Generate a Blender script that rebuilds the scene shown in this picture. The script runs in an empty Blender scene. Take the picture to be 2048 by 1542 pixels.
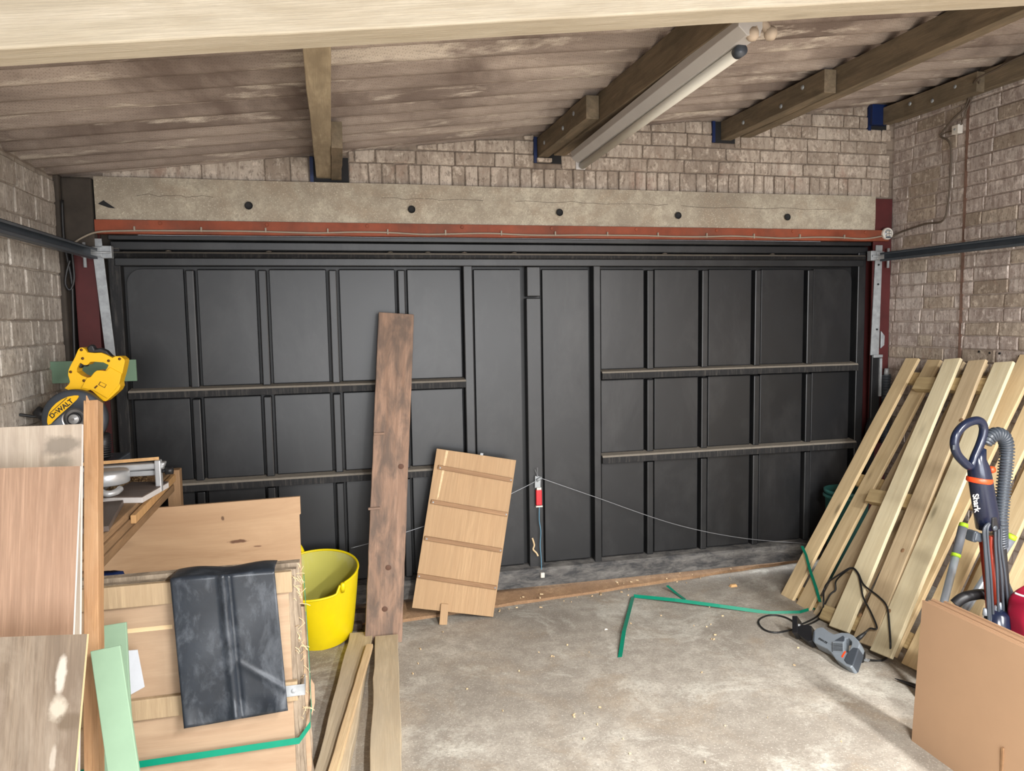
import bpy, bmesh, math, random
from mathutils import Vector, Matrix, geometry
random.seed(7)
PI = math.pi
S = bpy.context.scene
COL = S.collection

# ------------------------------------------------------------------ camera
HC, FPX, CX, CY = 1.62, 1510.0, 1024.0, 771.0
YAW, PIT, ROL = 0.2328, -0.0878, 0.01558
CF = Vector((math.sin(YAW)*math.cos(PIT), math.cos(YAW)*math.cos(PIT), math.sin(PIT)))
R0 = Vector((math.cos(YAW), -math.sin(YAW), 0)); D0 = CF.cross(R0)
CR = math.cos(ROL)*R0 + math.sin(ROL)*D0
CD = -math.sin(ROL)*R0 + math.cos(ROL)*D0
CAM = Vector((0, 0, HC))
cam = bpy.data.objects.new('camera', bpy.data.cameras.new('camera')); COL.objects.link(cam)
cam.matrix_world = Matrix(((CR.x, -CD.x, -CF.x, CAM.x), (CR.y, -CD.y, -CF.y, CAM.y), (CR.z, -CD.z, -CF.z, CAM.z), (0, 0, 0, 1)))
cam.data.sensor_width = 36; cam.data.lens = FPX/2048*36; cam.data.clip_start = 0.02
S.camera = cam

# ------------------------------------------------------------------ world, lights, exposure
w = bpy.data.worlds.new('world'); S.world = w; w.use_nodes = True
w.node_tree.nodes['Background'].inputs[0].default_value = (0.93, 0.96, 1.0, 1)
w.node_tree.nodes['Background'].inputs[1].default_value = 1.6
def area(name, loc, size, size_y, power, rot=(0, 0, 0), col=(1, .985, .955)):
    l = bpy.data.lights.new(name, 'AREA'); l.shape = 'RECTANGLE'; l.size = size; l.size_y = size_y
    l.energy = power; l.color = col
    o = bpy.data.objects.new(name, l); COL.objects.link(o); o.location = loc; o.rotation_euler = rot
    return o
area('tube_light', (1.0, -0.2, 2.16), 0.10, 1.5, 150)              # lit fluorescent batten over the camera (fitting built below)
area('tube_light', (2.5, 0.1, 2.33), 0.10, 1.5, 130)               # second tube, unseen, added as general fill
area('open_doorway', (1.0, -3.3, 1.3), 4.4, 2.4, 190, (PI/2, 0, 0), (.95, .97, 1))   # daylight through the open rear end
vs = S.view_settings; vs.view_transform = 'Standard'; vs.look = 'None'; vs.gamma = 1; vs.use_curve_mapping = False
vs.exposure = 0.6

# ------------------------------------------------------------------ geometry helpers
def ray(x, y): return CR*((x-CX)/FPX) + CD*((y-CY)/FPX) + CF
def at(x, y, X=None, Y=None, Z=None):
    """world point on the plane X=, Y= or Z= that a point of the photograph belongs to"""
    r = ray(x, y)
    if Y is not None: t = Y/r.y
    elif X is not None: t = X/r.x
    else: t = (Z-HC)/r.z
    return CAM + r*t
def onp(x, y, P0, n):
    r = ray(x, y); return CAM + r*((P0-CAM).dot(n)/r.dot(n))
WM = {}
def place(o, M, parent=None):
    if parent is not None:
        o.parent = parent; o.matrix_parent_inverse = WM[parent].inverted()
    o.matrix_basis = M; WM[o] = M
def link(name, me, mt, M=Matrix(), parent=None):
    o = bpy.data.objects.new(name, me); COL.objects.link(o)
    if mt is not None and len(me.materials) == 0: me.materials.append(mt)
    place(o, M, parent); return o
def thing(name, loc, label, cat, group=None, kind=None):
    o = bpy.data.objects.new(name, None); COL.objects.link(o); o.empty_display_size = .05
    place(o, Matrix.Translation(Vector(loc))); return tag(o, label, cat, group, kind)
def tag(o, label=None, cat=None, group=None, kind=None):
    if label: o['label'] = label
    if cat: o['category'] = cat
    if group: o['group'] = group
    if kind: o['kind'] = kind
    return o
class MB:
    def __init__(s): s.v = []; s.f = []
    def add(s, vs, fs):
        b = len(s.v); s.v += [Vector(p) for p in vs]; s.f += [tuple(b+i for i in f) for f in fs]; return s
    def box(s, lo, hi, M=None):
        x0, y0, z0 = lo; x1, y1, z1 = hi
        p = [Vector(q) for q in ((x0,y0,z0),(x1,y0,z0),(x1,y1,z0),(x0,y1,z0),(x0,y0,z1),(x1,y0,z1),(x1,y1,z1),(x0,y1,z1))]
        if M is not None: p = [M @ q for q in p]
        return s.add(p, ((3,2,1,0),(4,5,6,7),(0,1,5,4),(1,2,6,5),(2,3,7,6),(3,0,4,7)))
    def hexa(s, a, b):   # two quads (4 points each) joined
        return s.add(list(a)+list(b), ((3,2,1,0),(4,5,6,7),(0,1,5,4),(1,2,6,5),(2,3,7,6),(3,0,4,7)))
    def prism(s, loops, off):   # loops: list of 3d polylines (outer first, holes after); extruded by vector off
        loops = [[Vector(p) for p in l] for l in loops]
        tri = geometry.tessellate_polygon(loops); flat = [p for l in loops for p in l]; n = len(flat)
        b = len(s.v); s.v += flat + [p+off for p in flat]
        for t in tri:
            s.f.append(tuple(b+i for i in t)); s.f.append(tuple(b+n+i for i in reversed(t)))
        k = 0
        for l in loops:
            m = len(l)
            for i in range(m):
                j = (i+1) % m; s.f.append((b+k+i, b+k+j, b+n+k+j, b+n+k+i))
            k += m
        return s
    def tube(s, path, r, n=10, closed=False, caps=True):
        P = [Vector(p) for p in path]; m = len(P); rr = r if isinstance(r, (list, tuple)) else [r]*m
        T = []
        for i in range(m):
            a = P[(i-1) % m] if (closed or i > 0) else P[i]; c = P[(i+1) % m] if (closed or i < m-1) else P[i]
            T.append((c-a).normalized())
        up = Vector((0,0,1)) if abs(T[0].z) < .9 else Vector((1,0,0))
        N = (up - T[0]*up.dot(T[0])).normalized(); b = len(s.v)
        for i in range(m):
            N = N - T[i]*N.dot(T[i])
            N = N.normalized() if N.length > 1e-6 else T[i].orthogonal().normalized()
            B = T[i].cross(N)
            for k in range(n):
                a = 2*PI*k/n; s.v.append(P[i] + (N*math.cos(a) + B*math.sin(a))*rr[i])
        for i in range(m if closed else m-1):
            j = (i+1) % m
            for k in range(n):
                l = (k+1) % n; s.f.append((b+i*n+k, b+i*n+l, b+j*n+l, b+j*n+k))
        if caps and not closed:
            s.f.append(tuple(b+k for k in reversed(range(n)))); s.f.append(tuple(b+(m-1)*n+k for k in range(n)))
        return s
    def cyl(s, a, b, r0, r1=None, n=20): return s.tube([a, b], [r0, r0 if r1 is None else r1], n)
    def lathe(s, prof, M, n=32):   # prof: (radius, height) pairs, closed at ends when radius is 0
        b = len(s.v); m = len(prof)
        for r, h in prof:
            for k in range(n):
                a = 2*PI*k/n; s.v.append(M @ Vector((r*math.cos(a), r*math.sin(a), h)))
        for i in range(m-1):
            for k in range(n):
                l = (k+1) % n; s.f.append((b+i*n+k, b+i*n+l, b+(i+1)*n+l, b+(i+1)*n+k))
        return s
    def grid(s, fn, nu, nv):
        b = len(s.v)
        for j in range(nv+1):
            for i in range(nu+1): s.v.append(Vector(fn(i/nu, j/nv)))
        for j in range(nv):
            for i in range(nu):
                a = b+j*(nu+1)+i; s.f.append((a, a+1, a+nu+2, a+nu+1))
        return s
    def build(s, name, mt, parent=None, smooth=False, bevel=0, seg=2, solid=0, center=True):
        lo = Vector((min(p.x for p in s.v), min(p.y for p in s.v), min(p.z for p in s.v)))
        hi = Vector((max(p.x for p in s.v), max(p.y for p in s.v), max(p.z for p in s.v)))
        c = Vector(((lo.x+hi.x)/2, (lo.y+hi.y)/2, lo.z)) if center else Vector()
        me = bpy.data.meshes.new(name); me.from_pydata([p-c for p in s.v], [], s.f); me.update()
        bm = bmesh.new(); bm.from_mesh(me); bmesh.ops.remove_doubles(bm, verts=bm.verts, dist=1e-6)
        bmesh.ops.recalc_face_normals(bm, faces=bm.faces); bm.to_mesh(me); bm.free()
        if smooth:
            for p in me.polygons: p.use_smooth = True
        o = link(name, me, mt, Matrix.Translation(c), parent)
        if solid:
            m = o.modifiers.new('solid', 'SOLIDIFY'); m.thickness = solid; m.offset = 0
        if bevel:
            m = o.modifiers.new('bevel', 'BEVEL'); m.width = bevel; m.segments = seg; m.limit_method = 'ANGLE'; m.angle_limit = .6
            if smooth: m.harden_normals = False
        return o
def spline(pts, n=8, closed=False):
    P = [Vector(p) for p in pts]; out = []; m = len(P)
    for i in range(m if closed else m-1):
        p0 = P[(i-1) % m] if (closed or i > 0) else P[i]; p1 = P[i]; p2 = P[(i+1) % m]
        p3 = P[(i+2) % m] if (closed or i < m-2) else p2
        for k in range(n):
            t = k/n; out.append(.5*((2*p1)+(p2-p0)*t+(2*p0-5*p1+4*p2-p3)*t*t+(3*p1-p0-3*p2+p3)*t**3))
    if not closed: out.append(P[-1])
    return out
def frame(a, b, normal):
    ux = (b-a).normalized(); uz = (normal - ux*normal.dot(ux)).normalized(); uy = uz.cross(ux)
    return Matrix(((ux.x,uy.x,uz.x,a.x),(ux.y,uy.y,uz.y,a.y),(ux.z,uy.z,uz.z,a.z),(0,0,0,1)))
def plank(name, a, b, wd, th, normal, mt, parent=None, rough=0.0, seg=10, bevel=.003, w2=None, rnd=None):
    """board from a to b (centre line of its outer face), width wd, thickness th below the face"""
    a = Vector(a); b = Vector(b); M = frame(a, b, Vector(normal)); L = (b-a).length; rg = random.Random(rnd if rnd is not None else name+str(a))
    w2 = wd if w2 is None else w2
    V = []; F = []; sg = seg if rough else 1
    for i in range(sg+1):
        t = i/sg; hw = (wd*(1-t)+w2*t)/2; j = lambda k=1: rg.uniform(-1, 1)*rough*k
        x = L*t + (j(.8) if i in (0, sg) else 0); jy0 = j(); jy1 = j()
        V += [(x+j(.3), -hw+jy0, -th), (x+j(.3), hw+jy1, -th), (x, hw+jy1+j(.3), j(.3)), (x, -hw+jy0+j(.3), j(.3))]
    F.append((0,1,2,3)); n = 4*sg; F.append((n+3,n+2,n+1,n))
    for i in range(sg):
        k = 4*i
        for q in range(4):
            r = (q+1) % 4; F.append((k+q, k+4+q, k+4+r, k+r))
    me = bpy.data.meshes.new(name); me.from_pydata(V, [], F)
    bm = bmesh.new(); bm.from_mesh(me); bmesh.ops.recalc_face_normals(bm, faces=bm.faces); bm.to_mesh(me); bm.free()
    o = link(name, me, mt, M, parent)
    if bevel:
        m = o.modifiers.new('bevel', 'BEVEL'); m.width = bevel; m.segments = 2; m.limit_method = 'ANGLE'; m.angle_limit = .8
    return o
def text(name, body, size, M, mt, parent, ext=.0006, bold=0.0, shear=0):
    c = bpy.data.curves.new(name, 'FONT'); c.body = body; c.size = size; c.extrude = ext; c.offset = bold; c.shear = shear
    c.align_x = 'CENTER'; c.align_y = 'CENTER'
    t = bpy.data.objects.new(name, c); COL.objects.link(t); bpy.context.view_layer.update()
    me = bpy.data.meshes.new_from_object(t.evaluated_get(bpy.context.evaluated_depsgraph_get()))
    bpy.data.objects.remove(t); me.materials.clear()
    return link(name, me, mt, M, parent)

# ------------------------------------------------------------------ materials
class NT:
    def __init__(s, name):
        s.m = bpy.data.materials.new(name); s.m.use_nodes = True; s.t = s.m.node_tree; s.t.nodes.clear()
        s.out = s.n('ShaderNodeOutputMaterial'); s.b = s.n('ShaderNodeBsdfPrincipled'); s.l(s.b, 0, s.out, 0)
    def n(s, k): return s.t.nodes.new(k)
    def l(s, a, i, b, j): s.t.links.new(a.outputs[i], b.inputs[j])
    def coord(s, kind='Object', scale=(1,1,1), rand=True, rot=(0,0,0)):
        if kind == 'World': g = s.n('ShaderNodeNewGeometry'); src = (g, 'Position')
        else: g = s.n('ShaderNodeTexCoord'); src = (g, 'Object')
        if rand and kind != 'World':
            oi = s.n('ShaderNodeObjectInfo'); vm = s.n('ShaderNodeVectorMath'); vm.operation = 'MULTIPLY_ADD'
            vm.inputs[1].default_value = (17.3, 23.1, 31.7)
            s.l(oi, 'Random', vm, 0); s.l(src[0], src[1], vm, 2); src = (vm, 0)
        mp = s.n('ShaderNodeMapping'); mp.inputs['Scale'].default_value = scale; mp.inputs['Rotation'].default_value = rot
        s.l(src[0], src[1], mp, 0); return mp
    def noise(s, co, scale=5, detail=4, rough=.55, dist=0):
        q = s.n('ShaderNodeTexNoise'); q.inputs['Scale'].default_value = scale; q.inputs['Detail'].default_value = detail
        q.inputs['Roughness'].default_value = rough; q.inputs['Distortion'].default_value = dist; s.l(co, 0, q, 'Vector'); return q
    def vor(s, co, scale=5, feat='F1', rnd=1):
        q = s.n('ShaderNodeTexVoronoi'); q.inputs['Scale'].default_value = scale; q.feature = feat
        q.inputs['Randomness'].default_value = rnd; s.l(co, 0, q, 'Vector'); return q
    def ramp(s, src, stops, out=0):
        q = s.n('ShaderNodeValToRGB'); e = q.color_ramp.elements
        while len(e) < len(stops): e.new(.5)
        for k, (p, c) in enumerate(stops):
            e[k].position = p; e[k].color = (c, c, c, 1) if not isinstance(c, (tuple, list)) else (*c[:3], 1)
        s.l(src, out, q, 0); return q
    def mix(s, fac, a, b, mode='MIX'):
        q = s.n('ShaderNodeMix'); q.data_type = 'RGBA'; q.blend_type = mode; q.clamp_factor = True
        for val, idx in ((fac, 0), (a, 6), (b, 7)):
            if isinstance(val, (int, float)): q.inputs[idx].default_value = val
            elif isinstance(val, tuple) and not hasattr(val[0], 'outputs'): q.inputs[idx].default_value = (*val[:3], 1)
            else:
                nd, o = val if isinstance(val, tuple) else (val, 0); s.t.links.new(nd.outputs[o], q.inputs[idx])
        q2 = (q, 2); return q2
    def math(s, op, a, b=0.0):
        q = s.n('ShaderNodeMath'); q.operation = op; q.use_clamp = op in ('MULTIPLY', 'ADD', 'SUBTRACT')
        for k, val in enumerate((a, b)):
            if isinstance(val, (int, float)): q.inputs[k].default_value = val
            else: nd, o = val if isinstance(val, tuple) else (val, 0); s.t.links.new(nd.outputs[o], q.inputs[k])
        return q
    def done(s, col, rough=.7, metal=0, bump=None, bs=.2, bd=.005, spec=.4):
        if isinstance(col, tuple) and hasattr(col[0], 'outputs'): s.t.links.new(col[0].outputs[col[1]], s.b.inputs['Base Color'])
        elif isinstance(col, tuple): s.b.inputs['Base Color'].default_value = (*col[:3], 1)
        else: s.l(col, 0, s.b, 'Base Color')
        if isinstance(rough, (int, float)): s.b.inputs['Roughness'].default_value = rough
        else: s.l(rough, 0, s.b, 'Roughness')
        s.b.inputs['Metallic'].default_value = metal; s.b.inputs['Specular IOR Level'].default_value = spec
        if bump is not None:
            q = s.n('ShaderNodeBump'); q.inputs['Strength'].default_value = bs; q.inputs['Distance'].default_value = bd
            nd, o = bump if isinstance(bump, tuple) else (bump, 0); s.t.links.new(nd.outputs[o], q.inputs['Height'])
            s.l(q, 0, s.b, 'Normal')
        return s.m
def srgb(r, g, b):
    f = lambda c: (c/255/12.92) if c <= 10 else ((c/255+.055)/1.055)**2.4
    return (f(r), f(g), f(b))
def wood(name, light, dark, axis='X', scale=1.0, rough=.65, knot=0.5, stain=None, stain_amt=0, bs=.3, ring=.6, spots=(), tone=.10, cross=11):
    t = NT(name); i = 'XYZ'.index(axis)
    def sc(a, c): v = [c*scale]*3; v[i] = a*scale; return tuple(v)
    g1 = t.noise(t.coord(scale=sc(.9, cross)), 2.6, 6, .6, .9)
    g2 = t.noise(t.coord(scale=sc(3, 90)), 3, 3, .6)
    g3 = t.noise(t.coord(scale=sc(1.2, 2.5)), 1.6, 3, .5)
    c = t.ramp(g1, [(.28, dark), (.62, light)])
    md = tuple(.62*l+.38*d for l, d in zip(light, dark))
    c = t.mix(t.ramp(g2, [(.35, ring), (.65, 0.0)]), c, tuple(x*.72 for x in md))
    c = t.mix(t.ramp(g3, [(.35, .55), (.7, 0.0)]), c, tuple(x*.86 for x in md))
    oi = t.n('ShaderNodeObjectInfo'); tn = t.ramp(oi, [(0, 1-tone), (1, 1.0)], 'Random')
    c = t.mix(1.0, c, tn, 'MULTIPLY')
    if knot:
        v = t.vor(t.coord(scale=sc(1.0, 3.2)), 2.3)
        k = t.ramp(v, [(.0, knot), (.07, knot*.8), (.11, knot*.25), (.17, 0)])
        c = t.mix(k, c, tuple(x*.35 for x in dark))
    if stain:
        q = t.noise(t.coord(scale=sc(2, 7)), 2.2, 5, .65, .5)
        c = t.mix(t.ramp(q, [(.42, 0.0), (.62, stain_amt)]), c, stain)
    for (ctr, siz, colr) in spots:
        tc = t.n('ShaderNodeTexCoord'); mp = t.n('ShaderNodeMapping'); t.l(tc, 'Object', mp, 0)
        mp.vector_type = 'POINT'; mp.inputs['Scale'].default_value = tuple(1/x for x in siz)
        mp.inputs['Location'].default_value = tuple(-a/x for a, x in zip(ctr, siz))
        nz = t.noise(t.coord(scale=(30,30,30), rand=False), 1, 4)
        va = t.n('ShaderNodeVectorMath'); va.operation = 'MULTIPLY_ADD'; t.l(nz, 1, va, 0); va.inputs[1].default_value = (1.3,1.3,1.3); t.l(mp, 0, va, 2)
        vl = t.n('ShaderNodeVectorMath'); vl.operation = 'SUBTRACT'; t.l(va, 0, vl, 0); vl.inputs[1].default_value = (.65,.65,.65)
        ln = t.n('ShaderNodeVectorMath'); ln.operation = 'LENGTH'; t.l(vl, 0, ln, 0)
        c = t.mix(t.ramp(ln, [(.55, .9), (1.0, 0.0)], 'Value'), c, colr)
    hs = t.n('ShaderNodeHueSaturation'); hs.inputs['Saturation'].default_value = .88; hs.inputs['Value'].default_value = 1.14; t.t.links.new(c[0].outputs[c[1]], hs.inputs['Color'])
    return t.done((hs, 0), rough, bump=g2, bs=bs, bd=.002, spec=.25)
def plain(name, col, rough=.5, metal=0, var=.12, scale=12, bs=.05, spec=.5, dust=None, dust_amt=.4):
    t = NT(name); n1 = t.noise(t.coord(scale=(1,1,1)), scale, 5, .6)
    c = t.mix(t.ramp(n1, [(.3, 1.0), (.7, 0.0)]), col, tuple(x*(1-var) for x in col))
    if dust:
        n2 = t.noise(t.coord(scale=(1,1,.5)), scale*.6, 6, .7, .4)
        c = t.mix(t.ramp(n2, [(.48, 0.0), (.72, dust_amt)]), c, dust)
    return t.done(c, rough, metal, n1, bs, .002, spec)

def brickmat(name, tones, grime, streak=.6, patch=None):
    t = NT(name); wc = lambda sc: t.coord('World', sc)
    oi = t.n('ShaderNodeObjectInfo')
    c = t.ramp(oi, [(k/(len(tones)-1), x) for k, x in enumerate(tones)], 'Random')
    n1 = t.noise(wc((12, 12, 2.0)), 3.2, 7, .7, .3)
    c = t.mix(t.ramp(n1, [(.44, 0.0), (.58, streak)]), c, grime)
    n2 = t.noise(wc((1, 1, 1)), 2.3, 3, .5)
    c = t.mix(t.ramp(n2, [(.42, 0.0), (.68, .45)]), c, tuple(x*.62 for x in grime))
    n3 = t.noise(wc((1, 1, .8)), 26, 6, .75)
    c = t.mix(t.ramp(n3, [(.52, 0.0), (.66, .7)]), c, tuple(min(1, x*1.25) for x in tones[-1]))
    n5 = t.noise(wc((1, 1, .6)), 60, 4, .7)
    c = t.mix(t.ramp(n5, [(.53, 0.0), (.64, .6)]), c, tuple(x*.55 for x in grime))
    if patch:
        n4 = t.noise(wc((1, 1, 1)), 5.5, 4, .6, .6)
        c = t.mix(t.ramp(n4, [(.6, 0.0), (.72, .55)]), c, patch)
    return t.done(c, .85, 0, n3, .5, .006, .2)
def slabmat(name, brick, mortar, dark, rot=(0,0,0)):
    t = NT(name); co = t.coord('World', (1,1,1), rot=rot)
    b = t.n('ShaderNodeTexBrick'); t.l(co, 0, b, 'Vector'); b.inputs['Scale'].default_value = 1
    b.inputs['Brick Width'].default_value = .225; b.inputs['Row Height'].default_value = .075; b.inputs['Mortar Size'].default_value = .006
    b.inputs['Color1'].default_value = (*brick, 1); b.inputs['Color2'].default_value = (*[x*.85 for x in brick], 1); b.inputs['Mortar'].default_value = (*mortar, 1)
    n1 = t.noise(t.coord('World', (3,3,1)), 4, 6, .65)
    c = t.mix(t.ramp(n1, [(.4, 0.0), (.65, .7)]), (b, 0), dark)
    return t.done(c, .9, 0, n1, .4, .01, .2)

M = {}
# pale brick paint gone dirty
M['brick_back'] = brickmat('brick_back', [srgb(160,146,131), srgb(180,166,151), srgb(188,174,159), srgb(200,187,172)], srgb(142,126,112), .6, srgb(158,128,112))
M['brick_left'] = brickmat('brick_left', [srgb(178,170,160), srgb(190,183,174), srgb(200,194,185)], srgb(152,142,131), .6)
M['brick_right'] = brickmat('brick_right', [srgb(192,179,171), srgb(200,188,180), srgb(207,197,189)], srgb(154,138,129), .85)
M['slab_back'] = slabmat('slab_back', srgb(146,132,118), srgb(118,105,93), srgb(100,88,78), (PI/2,0,0))
M['slab_left'] = slabmat('slab_left', srgb(176,167,156), srgb(142,131,120), srgb(122,111,101), (PI/2,PI/2,0))
M['slab_right'] = slabmat('slab_right', srgb(180,167,157), srgb(152,138,128), srgb(134,120,110), (PI/2,PI/2,0))
def concrete(name, light, mid, dark, sc=1.0, bs=.3, speck=True, brown=None, white=None):
    t = NT(name); co = t.coord('World', (1,1,1))
    n1 = t.noise(co, 1.6*sc, 6, .62, .4); c = t.ramp(n1, [(.3, dark), (.48, mid), (.68, light)])
    n2 = t.noise(co, 11*sc, 5, .7, .3); c = t.mix(t.ramp(n2, [(.42, .55), (.62, 0.0)]), c, dark)
    if brown:
        n4 = t.noise(co, 2.7*sc, 4, .6, .8); c = t.mix(t.ramp(n4, [(.5, 0.0), (.68, .6)]), c, brown)
    if white:
        n5 = t.noise(co, 2.1*sc, 7, .75, .5); c = t.mix(t.ramp(n5, [(.53, 0.0), (.66, .8)]), c, white)
    n3 = t.noise(co, 70*sc, 4, .75)
    if speck: c = t.mix(t.ramp(n3, [(.38, .55), (.5, 0.0)]), c, tuple(x*.62 for x in mid))
    n6 = t.noise(co, 120*sc, 2, .6); c = t.mix(t.ramp(n6, [(.58, 0.0), (.7, .5)]), c, tuple(min(1, x*1.35) for x in light))
    return t.done(c, .88, 0, n3, bs, .004, .25)
M['floor'] = concrete('floor_concrete', srgb(198,192,181), srgb(172,165,154), srgb(138,130,120), 1.0, .25, True, srgb(158,142,122), srgb(212,209,198))
M['lintel'] = concrete('lintel_concrete', srgb(196,187,168), srgb(176,166,148), srgb(140,129,114), 1.3, .3, True, srgb(152,134,114))
M['sill'] = concrete('sill_earth', srgb(188,156,122), srgb(166,132,100), srgb(130,102,78), 3, .7, True, srgb(150,120,94))
M['stone'] = concrete('stone', srgb(130,118,106), srgb(104,92,82), srgb(74,64,56), 6, .6)
def roofmat():
    t = NT('roof_cement'); co = t.coord('World', (.5, 3.5, 1)); cw = t.coord('World', (1,1,1))
    n1 = t.noise(co, 2.2, 6, .65, .5); c = t.ramp(n1, [(.3, srgb(132,119,110)), (.5, srgb(160,146,135)), (.7, srgb(182,168,156))])
    n2 = t.noise(cw, 1.5, 5, .6, .5); c = t.mix(t.ramp(n2, [(.45, 0.0), (.62, .85)]), c, srgb(104,90,82))
    n4 = t.noise(t.coord('World', (.8, 5, 1)), 1.9, 5, .7, .3); c = t.mix(t.ramp(n4, [(.56, 0.0), (.66, .75)]), c, srgb(214,202,186))
    v = t.vor(t.coord('World', (1,1,1), rot=(0,0,.5)), 135, rnd=.3)
    c = t.mix(t.ramp(v, [(.0, .5), (.45, 0.0)]), c, srgb(92,80,73))
    return t.done(c, .9, 0, v, .35, .004, .2)
M['roof'] = roofmat()
M['black_door'] = plain('black_paint', (.0105,.0112,.0128), .42, 0, .35, 5, .12, .5, (.042,.042,.043), .5)
M['black_deep'] = plain('black_paint_dark', (.005,.005,.0055), .5, 0, .2, 8)
def dusty():
    t = NT('dusty_black_paint'); g = t.n('ShaderNodeNewGeometry'); sx = t.n('ShaderNodeSeparateXYZ'); t.l(g, 'Normal', sx, 0)
    n1 = t.noise(t.coord('World', (9,9,4)), 6, 6, .7); n2 = t.noise(t.coord('World', (30,30,3)), 3, 4, .7)
    up = t.ramp(sx, [(.25, 0.0), (.6, 1.0)], 'Z')
    side = t.ramp(n2, [(.5, 0.0), (.75, .5)])
    c = t.mix(side, (.014,.014,.015), (.10,.09,.08))
    c = t.mix(t.math('MULTIPLY', up, t.ramp(n1, [(.2, .65), (.5, 1.0)])), c, (.23,.205,.17))
    return t.done(c, .7, 0, n1, .3, .003, .3)
M['dusty'] = dusty()
def grimy():
    t = NT('grimy_bottom_rail'); n1 = t.noise(t.coord('World', (3,6,9)), 3, 6, .7, .4)
    c = t.ramp(n1, [(.38, (.045,.045,.047)), (.52, (.105,.10,.095)), (.7, (.19,.18,.168))]); return t.done(c, .7, 0, n1, .3, .003, .3)
M['grimy'] = grimy()
M['galv'] = plain('galvanised_steel', srgb(168,172,175), .5, .25, .35, 30, .1)
M['galv2'] = plain('dull_galvanised', srgb(112,114,116), .5, .5, .35, 30, .1)
M['track'] = plain('grey_track', srgb(84,92,100), .45, .3, .25, 9, .05)
M['rust'] = plain('red_oxide_steel', srgb(156,80,54), .65, 0, .5, 5, .2, .3, srgb(96,66,54), .7)
M['maroon'] = plain('maroon_steel', srgb(86,38,38), .6, 0, .35, 5, .15, .3, srgb(66,44,40), .6)
M['soot'] = plain('sooty_black', (.012,.012,.013), .8, 0, .4, 10)  # shade inside holes and pockets, put in as colour
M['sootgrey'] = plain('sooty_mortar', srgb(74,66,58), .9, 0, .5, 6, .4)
M['cable_grey'] = plain('grey_cable', srgb(150,138,122), .6)
M['cable_brown'] = plain('dirty_cable', srgb(92,80,68), .7)
M['rubber'] = plain('black_rubber', (.012,.012,.013), .5)
M['white'] = plain('white_plastic', srgb(214,208,198), .45, 0, .12, 20)
M['offwhite'] = plain('aged_white_enamel', srgb(190,186,182), .42, 0, .1, 6)
M['tube'] = plain('tube_glass', srgb(206,202,190), .3, 0, .06, 6)
M['bone'] = plain('dusty_lampholder', srgb(196,178,158), .7, 0, .25, 30, .2)
M['blue'] = plain('blue_plastic', srgb(24,44,92), .4, 0, .4, 9, .3)
M['purlin'] = wood('weathered_purlin', srgb(184,166,134), srgb(136,118,92), 'X', 1, .8, .3, srgb(118,104,82), .5, .4)
M['purlin_old'] = wood('old_purlin', srgb(142,124,98), srgb(96,82,64), 'X', 1, .85, .2, srgb(84,76,60), .6, .4)
M['beam'] = wood('sawn_beam', srgb(186,175,154), srgb(158,146,122), 'X', 1.2, .85, .3, srgb(146,132,108), .3, .6, .5)
M['pine'] = wood('pallet_pine', srgb(226,200,150), srgb(192,160,110), 'X', 1, .7, .9, None, 0, .25, .4, tone=.18)
M['pine_pale'] = wood('pallet_pine_pale', srgb(232,219,180), srgb(206,187,143), 'X', 1, .7, .85, None, 0, .25, .4, tone=.12)
M['pine_grey'] = wood('pallet_pine_grey', srgb(210,187,146), srgb(170,143,106), 'X', 1, .75, .8, None, 0, .3, .45, tone=.2)
M['block'] = wood('pallet_bearer', srgb(198,174,122), srgb(160,132,86), 'X', 1.5, .75, .3, None, 0, .3, .4)
M['plank_old'] = wood('old_scaffold_plank', srgb(166,132,108), srgb(112,84,66), 'X', 1, .85, .9, srgb(92,80,72), .8, .6, .7)
M['plank_floor'] = wood('dusty_plank', srgb(202,184,152), srgb(172,150,118), 'X', 1, .8, .35, srgb(164,150,128), .4, .3)
M['batten'] = wood('clean_batten', srgb(226,196,148), srgb(196,160,112), 'X', 1, .65, .6, None, 0, .25)
M['panel'] = wood('cupboard_ply', srgb(186,150,104), srgb(156,119,78), 'X', .9, .65, 0, srgb(160,124,82), .35, .25, .7, cross=18)
M['panel_batten'] = wood('cupboard_batten', srgb(160,120,78), srgb(116,82,50), 'X', 1.2, .65, .2, None, 0, .25)
M['post'] = wood('orange_post', srgb(170,126,78), srgb(128,88,50), 'X', 1.1, .65, .6, srgb(176,142,104), .3, .3)
M['ply'] = wood('plywood', srgb(204,166,124), srgb(168,128,88), 'X', .6, .65, .25, None, 0, .15, .2, spots=[((.155,0,.615),(.06,.1,.010),srgb(92,58,40)), ((.235,0,.585),(.02,.1,.004),srgb(110,72,50)), ((.09,0,.73),(.008,.1,.012),srgb(98,70,50))], cross=5)
M['crate'] = wood('crate_ply', srgb(176,148,117), srgb(142,112,83), 'X', .7, .65, .15, None, 0, .2, .3, cross=6)
M['crate_batten'] = wood('crate_batten', srgb(172,148,112), srgb(134,110,80), 'Z', 1.2, .7, .1, srgb(150,126,94), .4, .3, .45)
M['fibre'] = wood('frayed_sheet_edge', srgb(176,158,134), srgb(116,100,82), 'Z', 1.5, .9, 0, srgb(92,78,64), .6, .6, .7)
M['lam_pale'] = wood('whitewashed_laminate', srgb(178,164,146), srgb(142,126,108), 'X', .9, .6, .15, srgb(138,124,110), .6, .1, .5, spots=[((1.345,-.115,0),(.032,.06,.1),srgb(112,102,90)), ((1.30,-.11,0),(.02,.04,.1),srgb(128,118,104))])
M['lam_peach'] = wood('oak_laminate', srgb(160,127,101), srgb(118,88,66), 'X', .8, .6, .1, srgb(118,88,66), .45, .15, .8, cross=20)
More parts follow.
